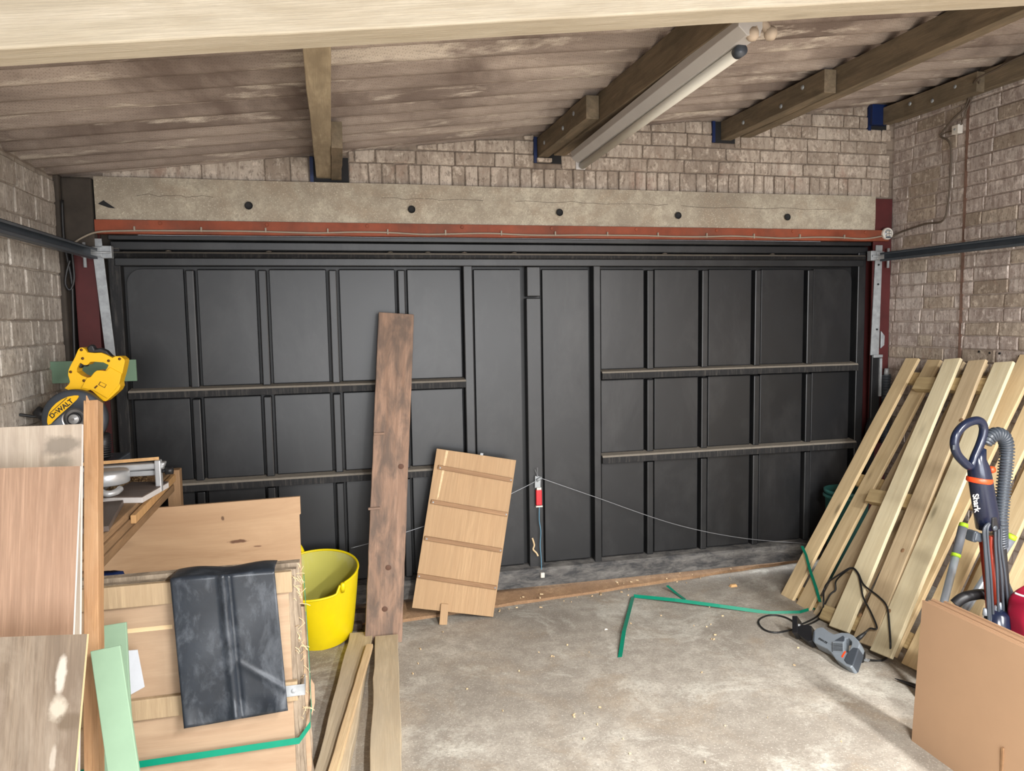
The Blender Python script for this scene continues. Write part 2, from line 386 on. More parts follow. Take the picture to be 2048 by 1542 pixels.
M['lam_worn'] = wood('driftwood_laminate', srgb(118,102,84), srgb(74,60,48), 'X', .9, .6, .7, srgb(140,128,112), .4, .25, .8, cross=8, spots=[((.5,-.172,0),(.7,.022,.1),srgb(150,140,130)), ((.935,-.105,0),(.055,.012,.1),srgb(158,151,140)), ((.865,-.10,0),(.03,.02,.1),srgb(150,141,126)), ((.835,-.125,0),(.022,.03,.1),srgb(84,70,54)), ((.77,-.098,0),(.03,.007,.1),srgb(140,131,118)), ((.88,.02,0),(.05,.03,.1),srgb(110,96,82)), ((.62,.10,0),(.2,.02,.1),srgb(150,130,104))])
M['lam_edge'] = plain('laminate_core', srgb(216,212,210), .7, 0, .1, 30)
M['lam_grey'] = wood('grey_brown_laminate', srgb(112,98,90), srgb(84,72,66), 'X', 1, .5, .1, None, 0, .1)
M['bench'] = wood('bench_timber', srgb(170,132,88), srgb(124,92,58), 'Y', 1, .75, .5, srgb(104,82,58), .5, .3)
M['bench_leg'] = wood('bench_leg', srgb(176,136,92), srgb(128,94,60), 'Z', 1, .75, .4, None, 0, .3)
M['orange_batten'] = wood('yellow_batten', srgb(222,172,102), srgb(190,136,72), 'Y', 1, .6, .3, srgb(110,80,50), .2, .2)
M['sawdust'] = plain('sawdust', srgb(214,180,134), .95, 0, .4, 60, .5)
M['green_board'] = plain('green_mdf', srgb(130,156,132), .8, 0, .1, 9, .05, .2)
M['green_board_d'] = plain('green_mdf_dull', srgb(142,180,146), .8, 0, .1, 9, .05, .2)
M['green_panel'] = plain('sage_panel', srgb(112,138,116), .8, 0, .08, 6, .05, .2)
M['paper'] = plain('white_paper', srgb(196,200,208), .7, 0, .08, 14, .3)
M['strap'] = plain('green_strap', srgb(0,132,104), .35, 0, .12, 20, .05, .5)
M['dpm'] = plain('black_membrane', srgb(38,44,52), .36, 0, .25, 22, .25, .5, srgb(110,116,124), .45)
M['yellow'] = plain('yellow_rubber', srgb(232,208,10), .45, 0, .08, 6, .05, .45, srgb(186,150,40), .25)
M['yellow_in'] = plain('dusty_yellow_rubber', srgb(196,190,96), .8, 0, .1, 5, .1, .3, srgb(192,188,158), .9)
M['saw_yellow'] = plain('saw_yellow', srgb(240,186,0), .4, 0, .05, 8, .03, .5)
M['saw_dark'] = plain('saw_guard', srgb(62,68,76), .5, 0, .12, 14)
M['black_plastic'] = plain('black_plastic', (.014,.014,.016), .45, 0, .2, 20)
M['ink'] = plain('black_ink', (.01,.01,.01), .6)
M['alu'] = plain('cast_aluminium', srgb(196,198,200), .35, .4, .15, 25, .08)
M['steel'] = plain('blade_steel', srgb(150,148,146), .3, .8, .2, 25, .05)
M['screw'] = plain('dark_screw', srgb(96,60,20), .5, .3)
M['cardboard'] = plain('cardboard', srgb(172,141,113), .85, 0, .07, 4, .05, .15)
M['card_edge'] = plain('cardboard_edge', srgb(198,166,134), .9, 0, .3, 120, .5, .1)
M['navy'] = plain('navy_gloss', srgb(26,34,56), .22, .1, .15, 6, .02, .6)
M['charcoal'] = plain('charcoal_plastic', srgb(66,72,80), .35, 0, .15, 12)
M['red_plastic'] = plain('orange_red_plastic', srgb(236,74,30), .4)
M['red_tube'] = plain('red_brown_tube', srgb(150,52,34), .35, .2)
M['lime'] = plain('lime_rubber', srgb(172,214,40), .5)
M['silver'] = plain('silver_pole', srgb(176,186,198), .3, .5)
M['grey_grip'] = plain('grey_grip', srgb(104,108,116), .6)
M['magenta'] = plain('magenta_fabric', srgb(150,8,48), .55, 0, .2, 8, .2)
M['teal'] = plain('teal_plastic', srgb(52,108,104), .5, 0, .15, 6)
M['saw_grey'] = plain('tool_grey', srgb(122,130,138), .45, 0, .08, 14)
M['lock_red'] = plain('red_lock', srgb(196,32,42), .4)
M['wire'] = plain('steel_wire', srgb(150,152,156), .4, .5)
M['cord_blue'] = plain('blue_cord', srgb(88,132,156), .7)
M['knot'] = plain('dark_knot', srgb(96,68,54), .8)
M['lit'] = (lambda t: (t.b.inputs['Emission Color'].__setattr__('default_value', (1,.97,.92,1)), t.b.inputs['Emission Strength'].__setattr__('default_value', 12), t.done((.9,.9,.88), .4))[2])(NT('lit_tube'))

# ================================================================== SETTING
XL, XR, YD = -1.25, 3.42, 4.10          # left wall, right wall, face of the wall above the door
def roofZ(x): return 2.347 + (x+1.067)*.1223      # underside of the roof sheets
tag(MB().box((-1.7,-3.4,-.12), (3.9,4.6,0)).build('floor', M['floor']), 'worn grey concrete floor with pale and brown stains', 'floor', kind='structure')

# corrugated roof, each sheet its own piece
ceil = thing('ceiling', (1,0,2.5), 'brown grey corrugated cement roof rising to the right', 'ceiling', kind='structure')
PITCH = .158
def sheet(y0, y1, dz):
    def fn(u, v):
        y = y0+(y1-y0)*u; x = -1.5+5.3*v
        t = ((y-2.64)/PITCH) % 1.0
        h = .020*math.cos(2*PI*t)+.020 + .065*max(0, 1-min(abs(t-.95), abs(t+.05))/.2)**.6
        return (x, y, roofZ(x)+dz+h+.004*math.sin(x*1.7+y*3))
    MB().grid(fn, int((y1-y0)/PITCH*22), 8).build('roof_sheet', M['roof'], ceil, smooth=True, solid=.006)
for y0, y1, dz in ((-3.4,-2.3,.0),(-2.33,-1.2,.007),(-1.23,-.1,.0),(-.13,.98,.007),(.95,2.05,.0),(2.02,3.09,.007),(3.06,4.45,.0)): sheet(y0, y1, dz)

# ---- brick laying
BM = {}
def brick_mesh(L, H, D, var, ztop=None):
    key = (round(L,3), round(H,3), D, var) if ztop is None else None
    if key in BM: return BM[key]
    rg = random.Random(hash((round(L,3), round(H,3), var)) if ztop is None else None)
    bm = bmesh.new(); r = bmesh.ops.create_cube(bm, size=1)
    for v in bm.verts:
        v.co = Vector((v.co.x*L, (v.co.y+.5)*D, v.co.z*H)); v.co += Vector((rg.uniform(-.003,.003), rg.uniform(-.002,.003), rg.uniform(-.003,.003)))
        if ztop is not None: v.co.z = min(v.co.z, ztop(v.co.x))
    bmesh.ops.bevel(bm, geom=bm.edges, offset=.005, segments=1, affect='EDGES')
    me = bpy.data.meshes.new('brick'); bm.to_mesh(me); bm.free()
    if key: BM[key] = me
    return me
def lay(parent, mt, org, rot, u0, u1, courses, jt=.0055, D=.02, clip=None, trim=(), seed=1, jit=.003):
    """org + rot put local X along the wall and local -Y out of it; courses: (z0, z1, lengths, start)"""
    rg = random.Random(seed); n = 0
    for (z0, z1, pat, start) in courses:
        u = u0 - start; k = 0
        while u < u1:
            L = pat[k % len(pat)]*rg.uniform(.96, 1.04); k += 1
            a, b = max(u, u0), min(u+L-jt, u1); u += L
            zb = z0; zt = z1-jt; segs = [(a, b)]
            for p0, p1, q0, q1 in trim:
                if zt > q0+.012 and zb < q1: segs = [sg for a_, b_ in segs for sg in ((a_, min(b_, p0)), (max(a_, p1), b_))]
            for a, b in segs:
                if b-a < .014: continue
                zc = None
                if clip:
                    lo = min(clip(a), clip(b))
                    if lo <= zb+.012 and max(clip(a), clip(b)) <= zb+.03: continue
                    if lo < zt:
                        m = (a+b)/2; zm = (zb+zt)/2
                        zc = lambda x, m=m, zm=zm: max(clip(m+x)-zm, -(zt-zb)/2+.004)
                me = brick_mesh(b-a, zt-zb, D, rg.randrange(3), zc)
                R = Matrix.Translation(Vector(org)) @ rot @ Matrix.Translation(((a+b)/2, rg.uniform(-jit,jit), (zb+zt)/2)) @ Matrix.Rotation(rg.uniform(-.008,.008), 4, 'Y')
                link('brick', me, mt, R, parent); n += 1
    return n

# back wall above the lintel
wb = MB()
wb.add([(-1.6,4.112,2.33),(3.8,4.112,2.33),(3.8,4.112,roofZ(3.8)+.05),(-1.6,4.112,roofZ(-1.6)+.05),(-1.6,4.4,2.33),(3.8,4.4,2.33),(3.8,4.4,roofZ(3.8)+.05),(-1.6,4.4,roofZ(-1.6)+.05)],
       ((0,1,2,3),(7,6,5,4),(0,4,5,1),(1,5,6,2),(2,6,7,3),(3,7,4,0)))
wb = tag(wb.build('wall_back', M['slab_back'], bevel=0), 'dirty pale brick wall above the garage door lintel', 'wall', kind='structure')
POCK = [(-.08,.115,2.335,2.50), (1.115,1.275,2.475,2.62), (2.19,2.34,2.625,2.77), (3.235,3.37,2.735,2.90)]   # purlin pockets
cs = [(2.338, 2.45, [.068,.07,.066,.10,.068], .0)]
z = 2.45
for i in range(8):
    cs.append((z, z+.0745, [.215,.225,.21,.11] if i % 2 else [.225,.11,.22,.215], .09*i % .2)); z += .0745
lay(wb, M['brick_back'], (0, YD, 0), Matrix(), -1.06, -.085, [(2.338,2.47,[.44,.31,.13],0)], jt=.003, clip=lambda u: roofZ(u)+.012, trim=POCK, seed=2)
lay(wb, M['brick_back'], (0, YD, 0), Matrix(), -.085, 3.40, cs, clip=lambda u: roofZ(u)+.012, trim=POCK, seed=3)
for p0, p1, q0, q1 in POCK:   # pocket shade put in as black boxes, blue plastic stuffed in beside the timber
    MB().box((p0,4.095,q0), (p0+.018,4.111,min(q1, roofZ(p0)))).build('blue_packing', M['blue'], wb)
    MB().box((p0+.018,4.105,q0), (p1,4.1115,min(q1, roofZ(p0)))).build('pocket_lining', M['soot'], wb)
MB().box((1.13,4.08,2.478), (1.215,4.12,2.50)).build('packing_brick', M['brick_back'], wb, bevel=.004)
MB().box((3.24,4.07,2.765), (3.345,4.111,2.885)).build('blue_packing', M['blue'], wb)

# left wall, bricks on edge
wl = tag(MB().box((-1.6,-3.4,0), (XL-.007,4.04,2.36)).build('wall_left', M['slab_left']), 'whitewashed brick wall on the left behind the saw bench', 'wall', kind='structure')
cs = []; z = .55; i = 0
while z < 2.34:
    cs.append((z, z+.11, [.225,.085,.22,.075] if i % 2 else [.085,.225,.075,.21], (.13*i) % .25)); z += .11; i += 1
RL = Matrix.Rotation(-PI/2, 4, 'Z')    # local -Y -> world... faces +X
lay(wl, M['brick_left'], (XL, 0, 0), Matrix.Rotation(PI/2, 4, 'Z'), 1.75, 4.035, cs, clip=lambda u: 2.315, seed=5)

# right wall
wr = tag(MB().box((XR+.0035,-3.4,0), (3.8,4.4,3.0)).build('wall_right', M['slab_right']), 'pale washed brick wall on the right behind the pallets', 'wall', kind='structure')
cs = []; z = .45; i = 0
while z < 2.9:
    cs.append((z, z+.0745, [.225,.225,.11] if i % 2 else [.11,.225,.22], (.1*i) % .22)); z += .0745; i += 1
lay(wr, M['brick_right'], (XR, 0, 0), Matrix.Rotation(-PI/2, 4, 'Z'), -4.10, -3.545, cs, clip=lambda u: 2.87, seed=8, jit=.0012)
lay(wr, M['brick_right'], (XR-.004, 0, 0), Matrix.Rotation(-PI/2, 4, 'Z'), -3.53, -2.62, cs, clip=lambda u: 2.87, seed=9, jit=.0012)
MB().box((XR-.002,3.526,.3), (XR+.003,3.545,2.85)).build('rust_stained_joint', plain('rust_joint', srgb(138,108,94), .9, 0, .4, 20), wr)
for yy, zz in ((3.40,1.405),(3.33,1.40),(3.27,1.40),(3.15,1.39)): MB().cyl((XR-.008,yy,zz), (XR+.003,yy,zz), .006, n=8).build('wall_plug_hole', M['soot'], wr)

# jambs that close the corners beside the door
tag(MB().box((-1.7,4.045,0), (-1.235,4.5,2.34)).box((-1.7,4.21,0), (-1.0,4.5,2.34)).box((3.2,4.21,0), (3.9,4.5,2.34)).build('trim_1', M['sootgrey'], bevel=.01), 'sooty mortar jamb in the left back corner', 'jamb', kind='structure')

# concrete lintel with its bolt holes
lin = tag(MB().grid(lambda u, v: (-1.09+4.37*u, YD + .0012*math.sin(u*47)+.0015*math.sin(u*21+v*6), 2.125+.21*v), 60, 4).build('trim_2', M['lintel'], solid=.06), 'long pale concrete lintel with a row of bolt holes', 'lintel', kind='structure')
for x, zz in ((-.383,2.208),(.433,2.204),(1.248,2.202),(1.958,2.197),(2.664,2.199)):
    MB().lathe([(.0,.0),(.011,.0),(.019,.004),(.02,.008)], Matrix.Translation((x,YD-.036,zz)) @ Matrix.Rotation(PI/2, 4, 'X'), 12).build('bolt_hole', M['soot'], lin, smooth=True)  # black discs stand for the shade inside the holes
MB().prism([[(-1.075,4.066,2.205),(-1.03,4.066,2.188),(-1.0,4.066,2.185),(-1.02,4.066,2.2),(-1.05,4.066,2.222)]], Vector((0,.006,0))).build('broken_hole', M['soot'], lin)
for xa, xb, zz in ((.28,.82,2.262),(1.0,1.9,2.258),(1.98,3.0,2.25),(-.9,-.55,2.25)):
    MB().tube([(xa+(xb-xa)*k/14, 4.0675, zz+.004*math.sin(k*1.3+xa)+random.uniform(-.004,.004)) for k in range(15)], .0009, 5).build('crack', M['cable_brown'], lin)
MB().box((-1.3,4.115,2.12), (3.6,4.36,2.34)).build('lintel_core', M['lintel'], lin)

# red oxide steel angle under the lintel
ang = MB(); ang.box((-1.095,4.058,2.064), (3.372,4.068,2.13)).box((-1.095,4.068,2.064), (3.372,4.12,2.072))
ang = tag(ang.build('trim_3', M['rust'], bevel=.002), 'rust red steel angle under the lintel', 'steel angle', kind='structure')
for k in range(9): MB().lathe([(0,.004),(.008,.004),(.01,0)], Matrix.Translation((-.8+.5*k,4.058,2.115)) @ Matrix.Rotation(PI/2,4,'X'), 8).build('rivet', M['rust'], ang)
# steel columns
def hcol(name, x0, x1, y0, label, top):
    b = MB(); b.box((x0,y0,0), (x1,y0+.010,top)).box((x0,y0+.09,0), (x1,y0+.10,top)).box(((x0+x1)/2-.006,y0+.01,0), ((x0+x1)/2+.006,y0+.09,top))
    return tag(b.build(name, M['maroon'], bevel=.002), label, 'column', kind='structure')
hcol('trim_4', -1.205, -1.105, 4.088, 'dark maroon steel column left of the door', 2.30)
hcol('trim_5', 3.285, 3.415, 4.088, 'maroon steel column right of the door', 2.325)
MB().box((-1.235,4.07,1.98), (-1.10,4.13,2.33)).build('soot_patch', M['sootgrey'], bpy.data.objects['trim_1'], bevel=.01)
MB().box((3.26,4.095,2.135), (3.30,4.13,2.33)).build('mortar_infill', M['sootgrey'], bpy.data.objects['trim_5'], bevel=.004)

# brown rough sill under the door, slightly askew to it
sil = MB(); ya = lambda x: 3.95+.108*(x+.0)
V = []
for i in range(41):
    x = -1.24+4.66*i/40; y = 3.945+.11*x+random.uniform(-.006,.006); V += [(x,y,-.02),(x,y+.004,.016+random.uniform(-.003,.004)),(x,y+.15,.05+random.uniform(-.004,.004)),(x,4.5,.055),(x,4.5,-.02)]
F = []
for i in range(40):
    for k in range(4): F.append((i*5+k, i*5+k+1, i*5+6+k, i*5+5+k))
    F.append((i*5+4, i*5, i*5+5, i*5+9))
tag(sil.add(V, F).build('trim_6', M['sill'], bevel=0), 'rough brown earth and mortar sill under the garage door', 'sill', kind='structure')

# ------------------------------------------------------------------ garage door (up and over)
door = thing('door_1', (1.1,4.15,.08), 'wide black steel up and over garage door with ribs', 'garage door', kind='structure')
def dbox(name, x0, x1, z0, z1, y0, y1, mt, bevel=.003, parent=door): return MB().box((x0,y0,z0), (x1,y1,z1)).build(name, mt, parent, bevel=bevel)
dbox('backing_sheet', -1.05, 3.29, .06, 2.06, 4.185, 4.20, M['black_deep'], 0)
YF, YP = 4.118, 4.150      # faces of the ribs and of the panels
ribL = [-.69, -.34, .015, .375]; ribR = [1.82, 2.17, 2.52, 2.88]
rowsL = [(.195,.762),(.808,1.248),(1.293,1.905)]; rowsR = [(.195,.773),(.821,1.265),(1.312,1.905)]
def panel(x0, x1, z0, z1, corner=None):
    g = .011; x0 += g; x1 -= g; z0 += .004; z1 -= .006; R = .075; P = []
    if corner == 'L': P = [(x0,z0),(x1,z0),(x1,z1)] + [(x0+R-R*math.sin(a), z1-R+R*math.cos(a)) for a in [PI/2*k/8 for k in range(9)]]
    elif corner == 'R': P = [(x0,z0),(x1,z0)] + [(x1-R+R*math.cos(a), z1-R+R*math.sin(a)) for a in [PI/2*k/8 for k in range(9)]] + [(x0,z1)]
    else: P = [(x0,z0),(x1,z0),(x1,z1),(x0,z1)]
    MB().prism([[(x,YP,zz) for x, zz in P]], Vector((0,.02,0))).build('panel', M['black_door'], door, bevel=.006, seg=3)
for rows, xs, cl, cr in ((rowsL, [-1.0]+ribL+[.735], 'L', None), (rowsR, [1.485]+ribR+[3.195], None, 'R')):
    for ri, (z0, z1) in enumerate(rows):
        for k in range(5):
            a = xs[k]+(.022 if k else (.022 if cl is None else .0)); b = xs[k+1]-(.022 if k < 4 else (.022 if cr is None else 0))
            panel(a, b, z0, z1, (cl if (ri == 2 and k == 0) else (cr if (ri == 2 and k == 4) else None)))
panel(.765, 1.052, .195, 1.905); panel(1.158, 1.455, .195, 1.905)
for x in ribL + ribR:
    rows = rowsL if x < 1 else rowsR
    for z0, z1 in rows: dbox('rib', x-.0205, x+.0205, z0, z1-.012, YF+.012, 4.185, M['black_door'], .006)
for x0, x1 in ((.71,.762),(1.462,1.505)): dbox('stile', x0, x1, .14, 1.915, YF-.006, 4.185, M['black_door'], .005)
dbox('cover_strip', 1.068, 1.152, .15, 1.735, YF+.006, 4.18, M['black_door'], .004)
dbox('cover_strip', 1.072, 1.150, 1.745, 1.91, YF+.002, 4.18, M['black_door'], .004)
dbox('stile', -1.062, -1.005, .08, 2.0, YF, 4.185, M['dusty'], .005)
dbox('stile', 3.205, 3.262, .08, 2.0, YF, 4.185, M['black_door'], .005)
for x0, x1, za, zb in ((-1.0,.712,1.248,1.293),(-1.0,.712,.762,.808),(1.505,3.205,1.265,1.312),(1.505,3.205,.773,.821)):
    b = MB(); b.prism([[(x0,4.092,za),(x0,4.092,zb-.012),(x0,4.10,zb-.002),(x0,4.17,zb+.008),(x0,4.17,za)]], Vector((x1-x0,0,0))); b.build('rail', M['dusty'], door, bevel=.002)
b = MB(); b.prism([[(-1.05,4.095,.08),(-1.05,4.088,.17),(-1.05,4.10,.186),(-1.05,4.15,.197),(-1.05,4.185,.197),(-1.05,4.185,.08)]], Vector((4.30,0,0))); b.build('bottom_rail', M['grimy'], door, bevel=.003)
MB().cyl((-1.03,4.112,1.965), (3.24,4.112,1.965), .017, n=12).build('top_tube', M['dusty'], door, smooth=True)
dbox('top_rail', -1.03, 3.24, 1.912, 1.955, 4.112, 4.185, M['black_door'], .004)
dbox('head_flashing', -1.05, 3.28, 1.99, 2.035, 4.125, 4.185, M['black_door'], .006)
dbox('head_flashing', -1.05, 3.28, 2.038, 2.062, 4.098, 4.185, M['black_door'], .004)
for x in (-.78,-.30,.32,.52,.72,1.0,1.9,2.6): MB().lathe([(0,.006),(.012,.003),(.016,0)], Matrix.Translation((x,4.113,1.984)), 8).build('plaster_crumb', M['cable_grey'], door, smooth=True)
# galvanised lifting arms, brackets and spindles
def arm(x0t, x1t, x0b, x1b, zb, sgn):
    MB().hexa([(x0b,4.075,zb),(x1b,4.075,zb),(x1b,4.083,zb),(x0b,4.083,zb)], [(x0t,4.075,2.04),(x1t,4.075,2.04),(x1t,4.083,2.04),(x0t,4.083,2.04)]).build('lifting_arm', M['galv'], door, bevel=.001)
    xs = x1t if sgn < 0 else x0t
    MB().box((min(xs,xs-sgn*.045),4.062,1.945), (max(xs,xs-sgn*.045),4.10,2.005)).build('arm_bracket', M['galv'], door, bevel=.003)
    MB().box((x0t-.002,4.06,1.95), (x1t+.002,4.076,2.00)).build('arm_bracket', M['galv'], door, bevel=.003)
    MB().cyl((xs-sgn*.04,4.058,1.972), (xs+sgn*.085,4.058,1.972), .0055, n=10).build('spindle', M['galv'], door, smooth=True)
    xo = (x0t-.028) if sgn < 0 else (x1t+.028)
    MB().lathe([(0,-.007),(.017,-.007),(.02,-.003),(.02,.003),(.017,.007),(0,.007)], Matrix.Translation((xo,4.03,1.966)) @ Matrix.Rotation(PI/2,4,'Y'), 16).build('track_roller', M['white'], door, smooth=True)
    MB().cyl((xo,4.058,2.02), (xo,4.058,1.90), .008, n=10).build('roller_bolt', M['galv'], door, smooth=True)
arm(-1.118, -1.072, -1.075, -1.032, 1.30, -1)
arm(3.296, 3.342, 3.276, 3.335, 1.36, 1)
for zz in (1.52,1.80,1.92): MB().cyl((3.315,4.070,zz), (3.315,4.076,zz), .006, n=8).build('arm_hole', M['soot'], door)
b = MB(); b.prism([[(3.284,4.07,1.36),(3.348,4.07,1.36),(3.346,4.07,1.05),(3.34,4.07,.98),(3.322,4.07,.93),(3.316,4.07,.5),(3.256,4.07,.5),(3.262,4.07,.90),(3.282,4.07,.96)]], Vector((0,.02,0))); b.build('lower_arm', M['black_door'], door, bevel=.004)
MB().box((3.284,4.058,1.345), (3.35,4.072,1.362)).build('arm_bracket', M['galv'], door)
MB().box((3.334,4.058,1.10), (3.349,4.074,1.34)).build('arm_flange', M['galv'], door, bevel=.002)
MB().prism([[(3.345,4.07,1.40),(3.37,4.07,1.42),(3.372,4.07,1.48),(3.345,4.07,1.51)]], Vector((0,.012,0))).build('keeper_plate', M['galv'], door, bevel=.003)
def coil(x, y, z0, z1, r, turns, wr): return [(x+r*math.cos(2*PI*turns*k/(turns*14)), y+r*math.sin(2*PI*turns*k/(turns*14)), z0+(z1-z0)*k/(turns*14)) for k in range(turns*14+1)]
MB().tube(coil(3.378,4.055,.80,1.235,.0225,44,.004), .0042, 6).build('lift_spring', M['track'], door, smooth=True)
MB().cyl((3.378,4.055,1.23), (3.378,4.055,1.275), .017, .013, 12).build('spring_hook', M['galv'], door, smooth=True)
# padlock hasp with red body, blue cord and bottom catch on the cover strip
MB().prism([[(1.098,4.105,.655),(1.132,4.105,.655),(1.135,4.105,.72),(1.10,4.105,.725)]], Vector((0,.018,0))).build('latch_plate', M['galv'], door, bevel=.003)
MB().cyl((1.108,4.10,.70), (1.138,4.10,.715), .009, n=10).build('latch_pin', M['galv'], door, smooth=True)
lk = MB().box((1.103,4.095,.555), (1.138,4.118,.645)).build('latch_body', M['lock_red'], door, bevel=.004)
MB().box((1.108,4.096,.645), (1.134,4.117,.658)).build('latch_cap', M['white'], lk)
MB().box((1.101,4.094,.545), (1.14,4.111,.553)).build('latch_cap', M['white'], lk)
MB().tube(spline([(1.122,4.10,.545),(1.12,4.098,.47),(1.128,4.098,.40),(1.124,4.10,.32),(1.129,4.10,.24),(1.129,4.095,.165)], 6), .003, 6).build('pull_cord', M['cord_blue'], door, smooth=True)
MB().box((1.118,4.072,.135), (1.142,4.094,.165)).build('bottom_catch', M['white'], door, bevel=.004)
MB().tube(spline([(1.138,4.10,.71),(1.45,4.085,.585),(1.95,4.08,.385),(2.4,4.08,.262),(2.862,4.082,.187)], 10), .0022, 6).build('cable', M['wire'], door, smooth=True)
MB().tube(spline([(1.10,4.10,.695),(1.0,4.09,.655),(.8,4.09,.58),(.3,4.085,.45),(.06,4.085,.40)], 10), .0022, 6).build('cable', M['wire'], door, smooth=True)
MB().tube([(1.115,4.10,.72),(1.098,4.095,.765)], .0015, 5).tube([(1.115,4.10,.72),(1.112,4.095,.775)], .0015, 5).build('wire_end', M['wire'], door)
MB().tube(spline([(1.075,4.09,.37),(1.085,4.085,.33),(1.078,4.085,.305),(1.095,4.08,.285),(1.105,4.08,.265)], 5), .005, 6).build('frayed_rope', M['batten'], door, smooth=True)

# horizontal door tracks
def track(x, sgn, label):
    t = thing('door_track', (x,4.0,1.94), label, 'door track')
    b = MB(); y0, y1 = 4.0, -1.5; xo = x - sgn*.012
    b.box((min(xo,xo+sgn*.004),y1,1.936), (max(xo,xo+sgn*.004),y0,1.986))
    b.box((min(xo,xo-sgn*.03),y1,1.982), (max(xo,xo-sgn*.03),y0,1.986)).box((min(xo,xo-sgn*.03),y1,1.936), (max(xo,xo-sgn*.03),y0,1.940))
    b.box((min(xo-sgn*.03,xo-sgn*.027),y1,1.974), (max(xo-sgn*.03,xo-sgn*.027),y0,1.986)).box((min(xo-sgn*.03,xo-sgn*.027),y1,1.936), (max(xo-sgn*.03,xo-sgn*.027),y0,1.948))
    b.build('channel', M['track'], t, bevel=.001)
    for yy in (1.2, -1.2): MB().box((min(xo,xo+sgn*.12),yy,1.95), (max(xo,xo+sgn*.12),yy+.03,1.97)).build('wall_bracket', M['galv'], t)
    return t
track(-1.115, -1, 'grey steel door track along the left brick wall')
track(3.305, 1, 'grey steel door track along the right brick wall')

# ------------------------------------------------------------------ roof timbers
def purlin(x0, x1, zt, zb, y0, y1, mt, label, scab=None, bolts=(), group='roof purlins'):
    t = thing('roof_purlin', ((x0+x1)/2, y0, zb), label, 'purlin', group)
    plank('timber', ((x0+x1)/2, y0, zb), ((x0+x1)/2, y1, zb), x1-x0, zt-zb, (0,0,-1), mt, t, rough=.002, seg=24)
    if scab:
        sx0, sx1, sz0, sz1, sy0, sy1 = scab
        spl = plank('splice', ((sx0+sx1)/2, sy0, sz0), ((sx0+sx1)/2, sy1, sz0), sx1-sx0, sz1-sz0, (0,0,-1), M['purlin_old'], t, rough=.003, seg=8)
    for bx, by, bz in bolts: MB().lathe([(0,.006),(.008,.006),(.011,.002),(.012,0)], Matrix.Translation((bx,by,bz)) @ Matrix.Rotation(-PI/2,4,'Y'), 10).build('bolt', M['galv'], spl if scab else t, smooth=True)
    return t
rz = lambda x: roofZ(x)-.002
purlin(-.05, .025, rz(-.05), 2.36, -3.3, 4.108, M['purlin'], 'weathered roof purlin running back above the middle of the door', scab=(.026,.075,2.352,2.462,3.35,4.11))
purlin(1.20, 1.265, rz(1.20), 2.495, -3.3, 4.0, M['purlin_old'], 'old roof purlin that carries the strip light', scab=(1.135,1.199,2.505,2.608,3.28,4.11), bolts=((1.135,3.45,2.57),(1.135,3.62,2.545),(1.135,3.95,2.55)))
purlin(2.315, 2.38, rz(2.315), 2.635, -3.3, 4.0, M['purlin_old'], 'old roof purlin between the strip light and the right wall', scab=(2.25,2.314,2.64,2.745,3.15,4.11), bolts=((2.25,3.32,2.71),(2.25,3.5,2.67),(2.25,3.86,2.68)))
purlin(3.365, 3.41, rz(3.365)-.01, 2.775, -3.3, 4.05, M['purlin_old'], 'old roof purlin fixed along the top of the right wall', scab=(3.315,3.364,2.765,2.868,3.38,4.07), bolts=((3.315,3.52,2.83),(3.315,3.68,2.80),(3.315,3.85,2.83)))
# near rafter beam
b = MB(); y0, y1 = 1.50, 1.588; x0, x1 = -1.245, 3.41; zb = lambda x: 2.160+.1235*x
def bfn(x, k): return [(x,y0,zb(x)),(x,y1,zb(x)+.002),(x,y1,zb(x)+.198),(x,y0,zb(x)+.198)]
a_, c_ = Vector((x0,1.50,zb(x0)+.1)), Vector((x1,1.50,zb(x1)+.1))
tag(plank('rafter_beam', a_, c_, .2, .088, (0,-1,0), M['beam'], rough=.0008, seg=40, bevel=.004), 'pale sawn timber rafter beam across the top of the room', 'beam')

# unlit strip light on the second purlin
fa, fb = Vector((1.245,2.10,2.478)), Vector((1.245,3.71,2.425))
sl = thing('strip_light', fb, 'unlit white fluorescent strip light slung under a purlin', 'strip light')
Mf = frame(fa, fb, Vector((0,0,-1))); Lf = (fb-fa).length
b = MB(); b.prism([[Mf @ Vector((0,-.04,-.03)), Mf @ Vector((0,.04,-.03)), Mf @ Vector((0,.04,0.002)), Mf @ Vector((0,.03,.028)), Mf @ Vector((0,-.012,.028)), Mf @ Vector((0,-.04,0.002))]], (fb-fa)); b.build('batten', M['offwhite'], sl, bevel=.002)
for yo, z0 in ((.012,.042),):
    ft_ = MB().cyl(Mf @ Vector((.10,yo,z0)), Mf @ Vector((Lf-.02,yo,z0)), .0185, n=18).build('fluorescent_tube', M['tube'], sl, smooth=True)
    MB().cyl(Mf @ Vector((.07,yo,z0)), Mf @ Vector((.10,yo,z0)), .019, n=18).build('tube_cap', M['charcoal'], ft_, smooth=True)
    MB().tube(coil(0,0,0,.001,.0195,1,0), .001).v
MB().box((.0,-.02,.0), (.012,.03,.06), Mf @ Matrix.Translation((Lf-.012,0,0))).build('end_cap', M['offwhite'], sl, bevel=.003)
MB().lathe([(0,.012),(.014,.012),(.02,.004),(.02,-.006),(0,-.006)], Matrix.Translation(at(1179,314,Y=3.70)) @ Matrix.Rotation(PI/2,4,'X'), 16).build('lamp_holder', M['white'], sl, smooth=True)
P = at(1505,42,Y=2.12)
